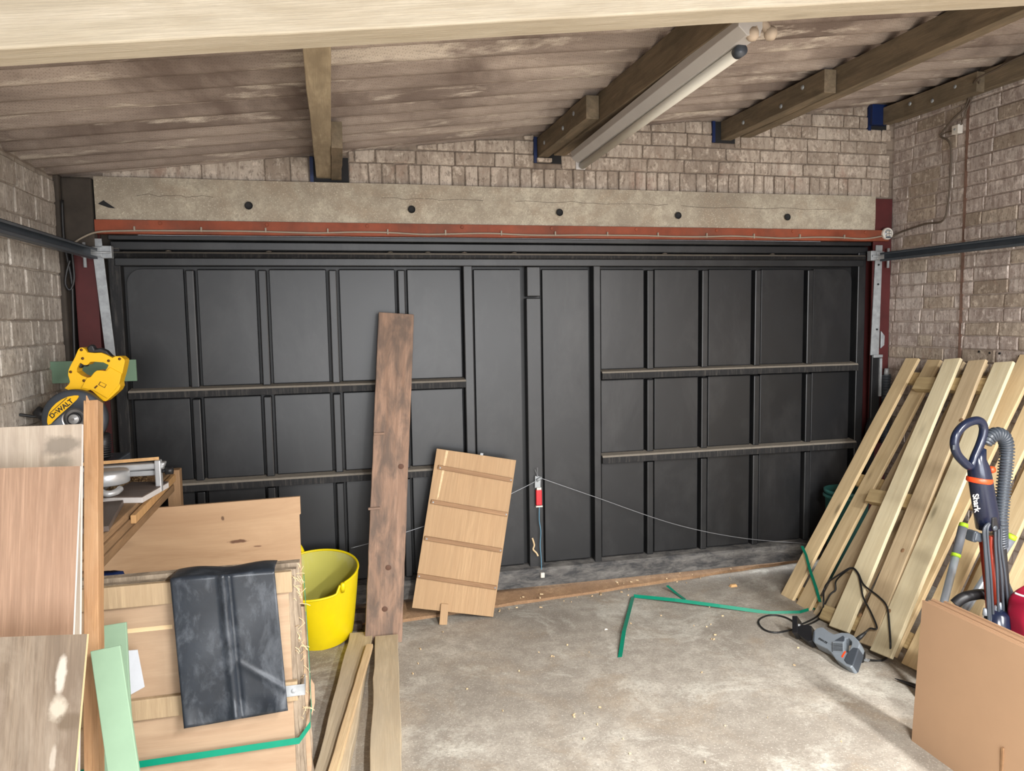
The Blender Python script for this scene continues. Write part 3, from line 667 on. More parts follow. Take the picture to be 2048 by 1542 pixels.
for dx, dz in ((-.006,-.042),(.055,-.036)):
    q = P+Vector((.02,0,.015)); e = P+Vector((dx,-.01,dz))
    MB().tube(spline([q+Vector((0,0,.012)), q, (q+e)/2, e], 5), [.018,.0175,.017,.016,.015,.0145,.014,.0135,.013,.013,.013,.0135,.014,.016,.017,.017][:16], 12).lathe([(0,-.02),(.012,-.018),(.019,-.008),(.02,0),(.019,.008),(.012,.018),(0,.02)], Matrix.Translation(e), 14).build('lamp_holder', M['bone'], sl, smooth=True)
# lit battens above and behind the camera (the room's working light and an added fill tube)
for x, y, zz in ((1.0,-.2,2.23),(2.5,.1,2.40)):
    t = thing('strip_light', (x,y,zz-.1), 'lit fluorescent strip light behind the camera, '+('over the middle of the floor' if x < 2 else 'nearer the right wall'), 'strip light', 'lit strip lights')
    MB().box((x-.04,y-.78,zz), (x+.04,y+.78,zz+.05)).build('batten', M['offwhite'], t, bevel=.004)
    MB().cyl((x,y-.74,zz-.025), (x,y+.74,zz-.025), .017, n=14).build('fluorescent_tube', M['lit'], t, smooth=True)

# ------------------------------------------------------------------ wiring
c1 = thing('lintel_cable', (1.1,4.05,2.06), 'thin grey cable clipped along the rust red steel angle', 'cable')
pts = [at(148,486,Y=4.05)] + [at(165,475,Y=4.05), at(195,464,Y=4.05)] + [Vector((x, 4.052, 2.079+.003*math.sin(x*9)+.002*math.sin(x*23))) for x in [-.95+.18*k for k in range(24)]] + [Vector((3.33,4.05,2.095))]
MB().tube(spline(pts, 4), .0048, 6).build('cable_run', M['cable_grey'], c1, smooth=True)
for k in range(14): MB().box((-.92+.305*k,4.046,2.073+.002*math.sin(k)), (-.912+.305*k,4.059,2.098)).build('cable_clip', M['cable_grey'], c1, bevel=.001)
ro = thing('junction_box', (3.355,4.05,2.07), 'round white junction box at the right end of the steel angle', 'junction box')
Mr = Matrix.Translation((3.352,4.06,2.108)) @ Matrix.Rotation(PI/2,4,'X')
MB().lathe([(.036,0),(.037,.014),(.034,.02),(.028,.021),(.026,.016)], Mr, 28).build('rim', M['white'], ro, smooth=True)
ld_ = MB().lathe([(0,.016),(.026,.016),(.026,.0)], Mr, 24).build('clear_lid', M['galv'], ro, smooth=True)
for dx, dz in ((-.01,.008),(.01,.008),(-.008,-.010),(.009,-.008)): MB().cyl((3.352+dx,4.03,2.108+dz), (3.352+dx,4.044,2.108+dz), .0065, n=10).build('terminal', M['white'], ld_, smooth=True)
MB().box((3.333,4.036,2.080), (3.371,4.044,2.086)).build('lid_bar', M['charcoal'], ld_)
wc = [Vector((3.385,4.05,2.085)), at(1800,465,X=3.40), at(1850,448,X=3.40), at(1886,441,X=3.40), at(1897,400,X=3.40), at(1901,345,X=3.40), at(1902,300,X=3.40), at(1896,281,X=3.40), at(1881,273,X=3.40), at(1886,262,X=3.40), at(1908,236,X=3.40), at(1930,215,X=3.40), at(1940,190,X=3.395), at(1952,160,X=3.30), at(1990,140,X=3.30), at(2060,105,X=3.30), at(2300,20,X=3.30)]
c2 = tag(MB().tube(spline(wc, 6), .0055, 6).build('wall_cable', M['cable_brown'], smooth=True), 'dirty cable rising up the right brick wall to the purlin', 'cable')
c3 = tag(MB().tube(spline([at(1881,273,X=3.40), at(1890,266,X=3.40), at(1905,262,X=3.40)], 5), .004, 6).tube(spline([at(1922,250,X=3.40), at(1935,215,X=3.40), at(1950,185,X=3.395), at(1960,160,X=3.30)], 5), .004, 6).build('thin_wall_cable', M['cable_brown'], smooth=True), 'thin cable looping to the small white socket box', 'cable')
q = at(1914,259,X=3.40)
sb = thing('socket_box', (XR,q.y,q.z-.025), 'small white socket box high on the right brick wall', 'socket box')
MB().box((XR-.035,q.y-.024,q.z-.025), (XR-.002,q.y+.024,q.z+.025), Matrix.Translation((0,0,0))).build('case', M['white'], sb, bevel=.005)
MB().cyl((XR-.038,q.y,q.z), (XR-.034,q.y,q.z), .006, n=10).build('screw', M['galv'], sb)
kc = [at(140,520,Y=4.03), at(133,545,Y=4.03), at(131,568,Y=4.03), at(140,580,Y=4.03), at(148,560,Y=4.03), at(146,525,Y=4.03), at(142,488,Y=4.03)]
tag(MB().tube(spline(kc, 6), .006, 6).tube(spline([at(124,400,Y=4.035), at(128,480,Y=4.035), at(143,560,Y=4.035), at(146,620,Y=4.035), at(150,760,Y=4.035), at(152,900,Y=4.035)], 6), .007, 6).build('corner_cable', M['rubber'], smooth=True), 'black cable hanging down the left back corner', 'cable')

# ================================================================== LEFT SIDE
# ---- work bench along the left wall
BX, BZ = -.79, .895
bn = thing('work_bench', (-1.0,3.2,0), 'rough timber work bench along the left wall under the mitre saw', 'bench')
for k, x in enumerate((-1.17,-1.02,-.87)): MB().box((x-.074,2.64,BZ-.03), (x+.074,4.03,BZ)).build('top_board', M['bench'], bn, bevel=.003)
MB().box((BX-.04,2.62,BZ-.062), (BX+.002,3.98,BZ-.031)).build('edge_rail', M['bench'], bn, bevel=.004)
MB().box((BX-.05,2.60,BZ-.098), (BX+.006,3.97,BZ-.064)).build('edge_rail', M['bench'], bn, bevel=.004)
MB().box((BX-.03,3.98,0), (BX+.03,4.045,BZ+.005)).build('leg', M['bench_leg'], bn, bevel=.004)
for x, y in ((-1.2,3.98),(-1.2,2.70),(BX-.09,2.70)): MB().box((x-.03,y-.03,0), (x+.03,y+.03,BZ-.031)).build('leg', M['bench_leg'], bn, bevel=.004)
plank('edge_batten', (BX+.022,3.93,BZ-.022), (BX+.022,3.15,BZ-.03), .034, .02, (1,0,0), M['orange_batten'], bn)
sd = MB()
rg = random.Random(4)
for k in range(420):
    y = rg.gauss(3.68,.12); x = rg.gauss(-.93,.055)
    if not (-1.2 < x < BX-.01 and 3.2 < y < 4.0): continue
    a = rg.uniform(0,PI); l = rg.uniform(.004,.013); c, s_ = math.cos(a)*l, math.sin(a)*l
    sd.add([(x-c,y-s_,BZ+.001),(x+s_*.4,y-c*.4,BZ+.002+rg.uniform(0,.006)),(x+c,y+s_,BZ+.001),(x-s_*.4,y+c*.4,BZ+.004)], ((0,1,2,3),))
tag(sd.build('sawdust', M['sawdust']), 'pale sawdust and shavings scattered on the work bench', 'sawdust', kind='stuff')
# offcuts on the bench
lo = thing('laminate_offcut', (-.92,3.2,BZ), 'dark grey brown board offcut with a white core on the bench', 'board offcut')
q0, q1, q2 = at(204,1007,Z=BZ), at(285,1006,Z=BZ), at(338,975,Z=BZ); q3 = q0+(q2-q1)
up = Vector((0,0,.028))
MB().hexa([q0,q1,q2,q3], [p+up*.82 for p in (q0,q1,q2,q3)]).build('core', M['lam_edge'], lo, bevel=.002)
MB().hexa([p+up*.82 for p in (q0,q1,q2,q3)], [p+up for p in (q0,q1,q2,q3)]).build('face', M['lam_grey'], lo)
g0, g1 = at(205,1066,Z=BZ), at(236,1012,Z=BZ)
ob = tag(plank('grooved_offcut', g0+Vector((-.03,0,.022)), g1+Vector((-.03,0,.022)), .10, .02, (0,0,1), M['lam_grey'], bevel=.002), 'dark grooved board offcut at the near end of the bench', 'board offcut')
# sage green panel behind the saw
gp = at(273,762,Y=3.83); gt = at(271,719,Y=3.83)
gp = thing('green_board_sheet', (gt.x-.2,3.83,BZ), 'sage green board laid across behind the mitre saw', 'board')
z0 = at(273,762,Y=3.83).z
MB().box((gt.x-.40,3.83,z0), (gt.x,3.845,gt.z)).build('sheet', M['green_panel'], gp, bevel=.002)
MB().box((gt.x-.30,3.846,BZ), (gt.x-.26,3.875,gt.z-.02)).build('prop', M['bench_leg'], gp, bevel=.002)

# ---- mitre saw
YS = 3.46
saw = thing('mitre_saw', at(150,990,Y=3.45), 'yellow and black mitre saw standing on the work bench', 'mitre saw'); 
Z7 = lambda pts, Y: [at(90+x/7.71, 680+y/7.71, Y=Y) for x, y in pts]
outer = [(575,115),(615,140),(650,190),(760,200),(860,195),(940,225),(1040,275),(1090,250),(1170,255),(1225,300),(1230,335),(1195,500),(1165,600),(1150,660),(1160,720),(1130,780),(1020,880),(940,945),(900,940),(830,880),(735,790),(700,770),(560,800),(430,800),(300,745),(370,680),(385,640),(355,540),(360,470),(400,380),(460,270),(510,150),(535,122)]
hole = [(490,450),(510,400),(540,350),(600,385),(650,385),(700,338),(770,335),(900,345),(980,385),(960,430),(930,475),(880,470),(800,470),(750,510),(700,570),(650,580),(560,545),(490,490)]
hs = MB().prism([Z7(outer, YS), Z7(hole, YS)], Vector((0,.075,0))).build('handle_housing', M['saw_yellow'], saw, bevel=.007, seg=3)
for x, y in ((560,152),(580,285),(395,492),(600,627),(845,492),(980,320),(1150,292),(1103,700)):
    p = Z7([(x,y)], YS)[0]; MB().lathe([(0,.003),(.005,.003),(.0065,-.001)], Matrix.Translation(p) @ Matrix.Rotation(PI/2,4,'X'), 10).build('screw', M['screw'], hs, smooth=True)
MB().prism([Z7([(640,590),(700,575),(760,500),(800,470),(870,470),(940,480),(1000,420),(1180,520),(1140,690),(960,900),(740,770),(560,740)], YS-.008)], Vector((0,.02,0))).build('motor_cover', M['saw_yellow'], hs, bevel=.006, seg=3)
MB().prism([Z7([(850,640),(950,690),(920,740),(820,690)], YS-.010)], Vector((0,.004,0))).build('logo_plate', M['screw'], hs)
MB().prism([Z7([(860,650),(940,690),(915,728),(835,688)], YS-.0108)], Vector((0,.004,0))).build('logo_plate', M['saw_yellow'], hs)
MB().prism([Z7([(755,730),(800,695),(815,710),(770,755)], YS-.010)], Vector((0,.004,0))).build('logo_plate', M['screw'], hs)
MB().prism([Z7([(640,120),(700,65),(745,95),(765,140),(850,120),(950,165),(1045,270),(1000,262),(900,215),(820,195),(660,195)], YS+.02)], Vector((0,.04,0))).build('lock_lever', M['black_plastic'], saw, bevel=.006, seg=3)
MB().prism([Z7([(500,385),(545,335),(650,375),(625,415),(575,395),(540,440)], YS+.015)], Vector((0,.04,0))).build('trigger', M['black_plastic'], saw, bevel=.003)
hub = Z7([(460,1215)], YS-.06)[0]; k7 = (Z7([(560,1215)], YS-.06)[0]-hub).length/100
RY = Matrix.Rotation(PI/2,4,'X')
R = 500*k7
MB().lathe([(R*.36,.006),(R*.40,.012),(R*.93,.02),(R,.008),(R,-.03),(R*.9,-.03),(R*.88,0)], Matrix.Translation(hub) @ RY, 64).build('blade_guard', M['saw_dark'], saw, smooth=True)
MB().lathe([(0,-.012),(R*.95,-.012),(R*.97,-.014),(0,-.014)], Matrix.Translation(hub) @ RY, 48).build('blade', M['steel'], saw)
MB().lathe([(R*.47,.008),(R*.34,.009),(R*.33,.004)], Matrix.Translation(hub) @ RY, 40).build('blade_window', M['steel'], saw, smooth=True)
MB().lathe([(0,.02),(R*.06,.02),(R*.07,.016),(R*.16,.016),(R*.165,.012)], Matrix.Translation(hub) @ RY, 28).build('arbor_washer', M['alu'], saw, smooth=True)
MB().lathe([(R*.16,.014),(R*.21,.016),(R*.22,.004)], Matrix.Translation(hub) @ RY, 28).build('arbor_ring', M['black_plastic'], saw, smooth=True)
MB().lathe([(0,.028),(R*.03,.028),(R*.04,.02)], Matrix.Translation(hub) @ RY, 6).build('arbor_bolt', M['steel'], saw)
lbl = [(32,1270),(36,1200),(60,1110),(105,1040),(170,975),(250,920),(350,875),(450,855),(510,855),(520,875),(490,920),(420,985),(330,1065),(240,1145),(160,1220),(90,1295),(45,1310)]
lb = MB().prism([Z7(lbl, YS-.0835)], Vector((0,.004,0))).build('label', M['saw_yellow'], saw)
a, b_ = Z7([(80,1195),(415,935)], YS-.0842); ux = (b_-a).normalized(); n = Vector((0,-1,0)); uy = n.cross(ux)
Mt = Matrix(((ux.x,uy.x,n.x,0),(ux.y,uy.y,n.y,0),(ux.z,uy.z,n.z,0),(0,0,0,1))); Mt.translation = Z7([(252,1060)], YS-.0842)[0]
tx = text('lettering', 'DeWALT', .052, Mt, M['ink'], lb, .0004, .0016)
tx.matrix_basis = Mt @ Matrix.Scale((b_-a).length/max(tx.dimensions.x, .01) if tx.dimensions.x > 0 else 1, 4); WM[tx] = tx.matrix_basis
for off in (-70, 62):
    p, q = Z7([(60+off*.62+25, 1220+off*.78),(400+off*.62, 955+off*.78)], YS-.0842) if off > 0 else Z7([(75,1130),(340,890)], YS-.0842)
    MB().box((0,-.0012,0), ((q-p).length,.0012,.0005), frame(p, q, n)).build('label_line', M['ink'], lb)
# arm, bellows and base
MB().cyl(at(207,915,Y=3.62), at(206,868,Y=3.60), .028, n=16).build('return_spring_core', M['black_plastic'], saw, smooth=True)
for k in range(10): MB().lathe([(.028,-.003),(.036,0),(.028,.003)], Matrix.Translation(at(207-.1*k,912-4.6*k,Y=3.61)), 20).build('bellows_ring', M['black_plastic'], saw, smooth=True)
p = at(221,925,Y=3.66); MB().box((p.x-.14,3.55,p.z-.02), (p.x+.05,3.80,p.z+.022)).build('rear_casting', M['charcoal'], saw, bevel=.006)
a, b_ = at(100,940,Y=3.50), at(330,925,Y=3.50)
fe = MB(); fe.hexa([a+Vector((0,0,-.034)),b_+Vector((-.01,0,-.028)),b_+Vector((-.01,.05,-.028)),a+Vector((0,.05,-.034))], [a,b_,b_+Vector((0,.05,0)),a+Vector((0,.05,0))]); fe.build('fence', M['alu'], saw, bevel=.008, seg=3)
MB().hexa([at(100,937,Y=3.51),at(318,920,Y=3.51),at(318,920,Y=3.55),at(100,937,Y=3.55)], [p+Vector((0,0,.014)) for p in (at(100,937,Y=3.51),at(318,920,Y=3.51),at(318,920,Y=3.55),at(100,937,Y=3.55))]).build('fence_board', M['orange_batten'], saw)
a, b_ = at(110,962,Y=3.52), at(314,951,Y=3.52)
MB().hexa([a,b_,b_+Vector((0,.16,0)),a+Vector((0,.16,0))], [p+Vector((0,0,.024)) for p in (a,b_,b_+Vector((0,.16,0)),a+Vector((0,.16,0)))]).build('table', M['alu'], saw, bevel=.004)
p = at(317,960,Y=3.50); cl_ = MB().box((p.x-.012,3.49,BZ), (p.x+.013,3.53,at(317,921,Y=3.49).z)).build('clamp_leg', M['alu'], saw, bevel=.005)
MB().cyl(at(322,942,Y=3.51), at(333,942,Y=3.51), .008, n=12).build('clamp_shaft', M['black_plastic'], cl_, smooth=True)
MB().cyl(at(331,942,Y=3.51), at(346,941,Y=3.51), .016, n=14).build('clamp_knob', M['black_plastic'], cl_, smooth=True)
p = at(215,972,Y=3.36); MB().lathe([(0,0),(.085,0),(.09,.004),(.09,.045),(.085,.052),(0,.052)], Matrix.Translation((p.x-.02,3.42,at(215,972,Y=3.36).z)), 32).build('turntable', M['alu'], saw, smooth=True)
MB().box((p.x-.06,3.26,p.z-.002), (p.x-.025,3.40,p.z+.04)).build('mitre_handle', M['black_plastic'], saw, bevel=.008)
ft = [at(195,968,Y=3.30), at(200,982,Y=3.29), at(215,988,Y=3.27), at(232,984,Y=3.29), at(241,977,Y=3.32)]
MB().tube(spline(ft, 5), .013, 10).build('front_foot', M['alu'], saw, smooth=True)
p = at(150,960,Y=3.5); MB().box((p.x-.10,3.45,BZ), (p.x+.09,3.75,p.z)).build('base_casting', M['alu'], saw, bevel=.01)
p0 = at(160,900,Y=3.58); MB().box((p0.x-.05,3.54,p.z), (p0.x+.05,3.60,hub.z+.08)).build('pivot_arm', M['charcoal'], saw, bevel=.01)
MB().cyl(at(95,835,Y=3.44), at(72,820,Y=3.44), .026, .02, 14).build('dust_port', M['black_plastic'], saw, smooth=True)
MB().tube(spline([at(95,835,Y=3.46), at(60,832,Y=3.45), at(38,830,Y=3.44), at(27,838,Y=3.43), at(25,860,Y=3.42), at(30,900,Y=3.42), at(34,960,Y=3.42)], 6), .006, 8).build('power_cable', M['rubber'], saw, smooth=True)

# ---- upright boards and post leaning against the bench, near the camera
def leaning(name, tl, tr, bl, br, yt, yb, th, mt, label, cat, zbot=None, edge=None, group=None, mtop=None):
    """four corners from the photograph; the top edge lies at depth yt, the bottom goes to the floor at depth yb"""
    T0, T1 = at(*tl, Y=yt), at(*tr, Y=yt); B0, B1 = at(*bl, Y=yb), at(*br, Y=yb)
    if zbot is None: zbot = 0.0
    def ext(t, b): return t + (b-t)*((t.z-zbot)/(t.z-b.z))
    B0, B1 = ext(T0, B0), ext(T1, B1)
    a, b = (B0+B1)/2, (T0+T1)/2
    nrm = (T1-T0).cross(b-a).normalized(); nrm = nrm if nrm.y < 0 else -nrm
    Mx = frame(a, b, nrm); Mi = Mx.inverted(); L = [Mi @ p for p in (B0,B1,T1,T0)]
    t = thing(name, a, label, cat, group)
    def poly(z0, z1, grow=0.0):
        vs = [(p.x,p.y,z0) for p in L]+[(p.x,p.y,z1) for p in L]
        me = bpy.data.meshes.new('b'); me.from_pydata(vs, [], ((3,2,1,0),(4,5,6,7),(0,1,5,4),(1,2,6,5),(2,3,7,6),(3,0,4,7)))
        bm = bmesh.new(); bm.from_mesh(me); bmesh.ops.recalc_face_normals(bm, faces=bm.faces); bm.to_mesh(me); bm.free(); return me
    if edge is None:
        o = link('board', poly(-th, 0), mt, Mx, t)
        m = o.modifiers.new('bevel','BEVEL'); m.width = .002; m.segments = 2
    else:
        link('core', poly(-th, -.0015), edge, Mx, t); link('face', poly(-.0015, 0), mt, Mx, t)
    return t, Mx
leaning('laminate_board', (-120,860), (163,848), (-120,1530), (158,1530), 2.20, 2.00, .016, M['lam_pale'], 'pale whitewashed laminate board, rearmost of the boards leaning at left', 'board', edge=M['lam_edge'])
leaning('laminate_board', (-130,940), (160,932), (-150,1530), (136,1530), 2.06, 1.88, .014, M['lam_peach'], 'peach oak effect laminate board leaning in the middle of the left stack', 'board', edge=M['lam_edge'])
leaning('laminate_board', (-140,1279), (174,1268), (-160,1542), (151,1542), 1.80, 1.70, .016, M['lam_worn'], 'short worn driftwood board with white marks, frontmost at left', 'board', edge=M['pine'])
# post
T, B = at(181,800,Y=2.26), at(182,1500,Y=2.02); B = T+(B-T)*(T.z/(T.z-B.z))
ps = thing('timber_post', B, 'orange brown timber post standing beside the leaning laminate boards', 'post')
wpx = (at(197,1150,Y=2.12)-at(167,1150,Y=2.12)).length
plank('post', B, T, wpx, .05, (0,-1,0), M['post'], ps, rough=.001, seg=16, bevel=.002)
MB().hexa([at(172,808,Y=2.255),at(181,806,Y=2.255),at(181,806,Y=2.29),at(172,808,Y=2.29)], [at(172,791,Y=2.255),at(174,791,Y=2.255),at(174,791,Y=2.28),at(172,791,Y=2.28)]).build('splinter', M['post'], ps)
# green strips
leaning('green_strip', (190,1254), (252,1244), (205,1535), (268,1535), 2.335, 2.20, .012, M['green_board'], 'pale green board strip leaning on the crate behind the other strip', 'board strip')
leaning('green_strip', (180,1303), (240,1290), (213,1542), (279,1542), 2.03, 1.93, .012, M['green_board'], 'pale green board strip in front, overlapping the timber post', 'board strip')
pp = [at(250,1302,Y=2.352), at(275,1300,Y=2.35), at(289,1374,Y=2.355), at(262,1389,Y=2.36), at(252,1370,Y=2.36)]
tag(MB().prism([pp], Vector((0,.003,0))).build('paper_scrap', M['paper'], bevel=0), 'crumpled white paper scrap against the crate front', 'paper')

# ---- packing crate panels strapped together
YC = 2.40
cr = thing('packing_crate', (-.45,2.45,0), 'plywood packing crate with battens under the black membrane', 'crate')
ztop = at(400,1155,Y=YC).z; xr = at(590,1300,Y=YC).x
MB().box((-.98,YC,0), (xr-.012,YC+.012,ztop-.005)).build('front_panel', M['crate'], cr, bevel=.002)
zt0, zt1 = at(300,1212,Y=YC-.02).z, ztop
MB().box((-.98,YC-.02,zt0), (xr+.0,YC,zt1)).build('batten', M['crate_batten'], cr, bevel=.003)
zb0, zb1 = at(320,1437,Y=YC-.02).z, at(320,1396,Y=YC-.02).z
MB().box((-.98,YC-.02,zb0), (xr+.004,YC,zb1)).build('batten', M['crate_batten'], cr, bevel=.003)
MB().box((-.98,YC-.02,.0), (xr,YC,.08)).build('batten', M['crate_batten'], cr, bevel=.003)
zt = at(330,1255,Y=YC).z; MB().box((-.70,YC-.0008,zt-.006), (at(345,1255,Y=YC).x,YC,zt+.007)).build('tape', M['batten'], cr)
# layered sheets behind the front, stepping out to the right
for k, (dx, y0, y1, h, mt) in enumerate(((.0,.013,.032,-.03,'fibre'),(.012,.033,.055,-.01,'fibre'),(.005,.056,.066,-.05,'crate'),(.018,.067,.10,.0,'fibre'),(.03,.101,.125,-.16,'crate'),(.034,.126,.16,-.2,'fibre'))):
    b = MB(); rgk = random.Random(k)
    def edge(u, v, k=k, dx=dx, y0=y0, y1=y1, h=h): return (0,0,0)
    n_ = 14; V = []; F = []
    for i in range(n_+1):
        zz = (ztop+h)*i/n_; j = rgk.uniform(-.003,.003); V += [(-.98,YC+y0,zz),(xr+dx+j,YC+y0,zz),(xr+dx+j+rgk.uniform(-.002,.002),YC+y1,zz),(-.98,YC+y1,zz)]
    F = [(0,1,2,3),(4*n_+3,4*n_+2,4*n_+1,4*n_)]
    for i in range(n_):
        for q in range(4): r_ = (q+1) % 4; F.append((4*i+q,4*i+4+q,4*i+4+r_,4*i+r_))
    b.add(V, F).build('side_sheet', M[mt], cr)
rgk = random.Random(11); sp = MB()
for k in range(70):
    zz = rgk.uniform(.35, ztop+.01); x = xr+rgk.uniform(-.004,.02); y = YC+rgk.uniform(.015,.10); l = rgk.uniform(.01,.035)
    d = Vector((rgk.uniform(.1,.6), rgk.uniform(-.4,.2), rgk.uniform(-1,1))).normalized()*l
    sp.tube([(x,y,zz), Vector((x,y,zz))+d*.6+Vector((.002,0,.002)), Vector((x,y,zz))+d], .0011, 4)
tag(sp.build('splinters', M['batten'], cr), kind='stuff')
z0 = at(590,1381,Y=YC-.022).z
MB().box((at(560,1381,Y=YC-.022).x,YC-.0235,z0-.018), (xr+.026,YC-.0205,z0+.018)).box((xr+.0235,YC-.0235,z0-.018), (xr+.0265,YC+.05,z0+.018)).build('corner_strap', M['galv'], cr, bevel=.001)
MB().lathe([(0,.003),(.006,.003),(.008,0)], Matrix.Translation((xr-.008,YC-.0235,z0)) @ RY, 10).build('nail_head', M['galv'], cr, smooth=True)
p = at(627,1400,Y=2.55); MB().prism([[at(622,1358,Y=2.53),at(629,1370,Y=2.53),at(630,1405,Y=2.53),at(624,1432,Y=2.53),at(619,1395,Y=2.53)]], Vector((0,.006,0))).build('veneer_flake', M['crate'], cr)
# green strap round the crate
st = MB(); xe = xr+.036
def ribbon(mb, pts, off):   # flat band: pts centre line, off half-width vector
    P = [Vector(p) for p in pts]; b0 = len(mb.v)
    for p in P: mb.v += [p-off, p+off]
    for i in range(len(P)-1): mb.f.append((b0+2*i, b0+2*i+1, b0+2*i+3, b0+2*i+2))
a, b_ = at(150,1548,Y=YC-.022), at(592,1482,Y=YC-.022)
up = Vector((0,0,.0105))
ribbon(st, [Vector((-.985,2.58,a.z-.03)), Vector((-.985,YC-.022,a.z-.015)), a, Vector((xr+.002,YC-.022,b_.z)), Vector((xe,YC+.03,b_.z+.02)), Vector((xe+.002,YC+.165,b_.z+.06)), Vector((xr-.1,YC+.168,b_.z+.06)), Vector((-.985,2.58,a.z-.03))], up)
q0, q1 = at(608,1400,Y=2.50), at(609,1215,Y=2.53)
ribbon(st, [Vector((xe+.0025,YC+.10,b_.z+.03)), Vector((xe+.0015,YC+.10,b_.z+.2)), Vector((xe-.004,YC+.09,ztop-.05))], Vector((0,.0105,0)))
tag(st.build('crate_strap', M['strap'], solid=.001), 'green plastic strap round the packing crate', 'strap')
# black membrane draped over the crate front
def memb(u, v):
    p = [(340,1157),(549,1141),(576,1421),(368,1457)]
    if v < .12:      # folds over the top edge and lies back on the sheets
        t = 1-v/.12; q = at(340+209*u, 1157-16*u, Y=YC-.028); return (q.x, YC-.028+.13*t, ztop+.012+.004*math.sin(u*9)-.012*t*t)
    w_ = (v-.12)/.88
    x = (p[0][0]*(1-u)+p[1][0]*u)*(1-w_)+(p[3][0]*(1-u)+p[2][0]*u)*w_; y = (p[0][1]*(1-u)+p[1][1]*u)*(1-w_)+(p[3][1]*(1-u)+p[2][1]*u)*w_
    d = .022+.016*math.exp(-((u-.50)/.035)**2)*(1-.4*w_) - .008*math.exp(-((u-.56)/.02)**2) + .006*math.sin(u*5+w_*2) + .012*max(0,w_-.86)/.14*math.sin(u*14+1) + .004*math.sin(w_*11+u*4)
    d += .012*math.exp(-((w_-.60-(u-.55)*.55)/.018)**2)*(1 if u > .55 else 0)*.5
    q = at(x, y, Y=YC-.026-d); return tuple(q)
mo = MB().grid(memb, 48, 56).build('black_membrane', M['dpm'], smooth=True, solid=.002)
tag(mo, 'sheet of black plastic membrane draped over the crate front', 'plastic sheet')

# ---- plywood sheet standing behind the crate
YP2 = 3.62
T0, T1 = at(222,1019,Y=YP2), at(600,993,Y=YP2)
py = thing('plywood_sheet', (-.45,YP2,0), 'bare plywood sheet standing upright behind the packing crate', 'plywood sheet')
nb = at(598,1028,Y=YP2); nx = nb.x
MB().prism([[(-1.04,YP2,0),(T1.x-.006,YP2,0),(T1.x-.006,YP2,nb.z-.004),(T1.x,YP2,nb.z),(T1.x,YP2,T1.z),(-1.04,YP2,BZ-.101)]], Vector((0,.018,0))).build('sheet', M['ply'], py, bevel=.001)
bb = thing('blue_sack', (-.95,3.05,0), 'crumpled blue plastic sack under the work bench', 'sack')
MB().grid(lambda u, v: (-.93+.13*u*(1-.1*v)+.012*math.sin(v*17+u*5), 3.05+.04*math.sin(u*PI)*-1+.01*math.sin(v*23), .70*v), 8, 20).build('sack_skin', M['blue'], bb, smooth=True, solid=.05)

# ---- yellow flexible tub, tipped towards the camera
bc = Vector((-.105,3.895,.03)); TB = Matrix.Translation(bc) @ Matrix.Rotation(math.radians(11),4,'X') @ Matrix.Rotation(math.radians(-3),4,'Y')
tub = thing('flexible_tub', (bc.x,bc.y,0), 'yellow rubber flexible tub tipped forward beside the plywood', 'tub')
HB, RB, RT = .355, .16, .215
def dipf(a):
    a = (a+PI) % (2*PI)-PI; return .042*max(0.0, min(1.0, (.60-abs(a+1.57))/.12))
def wall(r0, r1, h0, h1, n, m, dip=True):
    b = MB()
    def fn(u, v):
        a = 2*PI*u - PI/2; h = h0+(h1-h0)*v; r = r0+(r1-r0)*(v**.9)
        dd = min(abs((u*2*PI+PI) % (2*PI)-PI), 9); 
        return TB @ Vector((r*math.cos(a)*1.0, r*math.sin(a), h-dipf(a)*v**3))
    return b.grid(fn, n, m)
wall(RB, RT, 0, HB, 64, 12).lathe([(0,.0),(RB*.97,0),(RB,.004)], TB, 64).build('outer_wall', M['yellow'], tub, smooth=True)
wall(RB-.006, RT-.006, .012, HB-.001, 64, 12).lathe([(0,.012),(RB-.008,.012)], TB, 64).build('inner_wall', M['yellow_in'], tub, smooth=True)
MB().tube([TB @ Vector(((RT-.003)*math.cos(2*PI*k/64), (RT-.003)*math.sin(2*PI*k/64), HB-dipf(2*PI*k/64))) for k in range(64)], .006, 8, closed=True).build('rim', M['yellow'], tub, smooth=True)
def handle(ang):
    c, s_ = math.cos(ang), math.sin(ang); tg = Vector((-s_, c, 0)); rd = Vector((c, s_, 0))
    pts = [rd*(RT-.002)-tg*.085+Vector((0,0,HB-.02)), rd*(RT+.004)-tg*.07+Vector((0,0,HB+.035)), rd*(RT+.002)-tg*.035+Vector((0,0,HB+.065)), rd*(RT+.002)+tg*.035+Vector((0,0,HB+.065)), rd*(RT+.004)+tg*.07+Vector((0,0,HB+.035)), rd*(RT-.002)+tg*.085+Vector((0,0,HB-.02))]
    MB().tube([TB @ p for p in spline(pts, 5)], .012, 10).build('handle', M['yellow'], tub, smooth=True)
handle(math.radians(128))
for a_ in (-.93, -2.2):     # stumps of the torn front handle
    c, s_ = math.cos(a_), math.sin(a_)
    MB().tube([TB @ Vector((RT*c*(1+.02*k), RT*s_*(1+.02*k), HB-.04+.026*k)) for k in range(3)], [.009,.013,.010], 10).build('handle_stump', M['yellow'], tub, smooth=True)
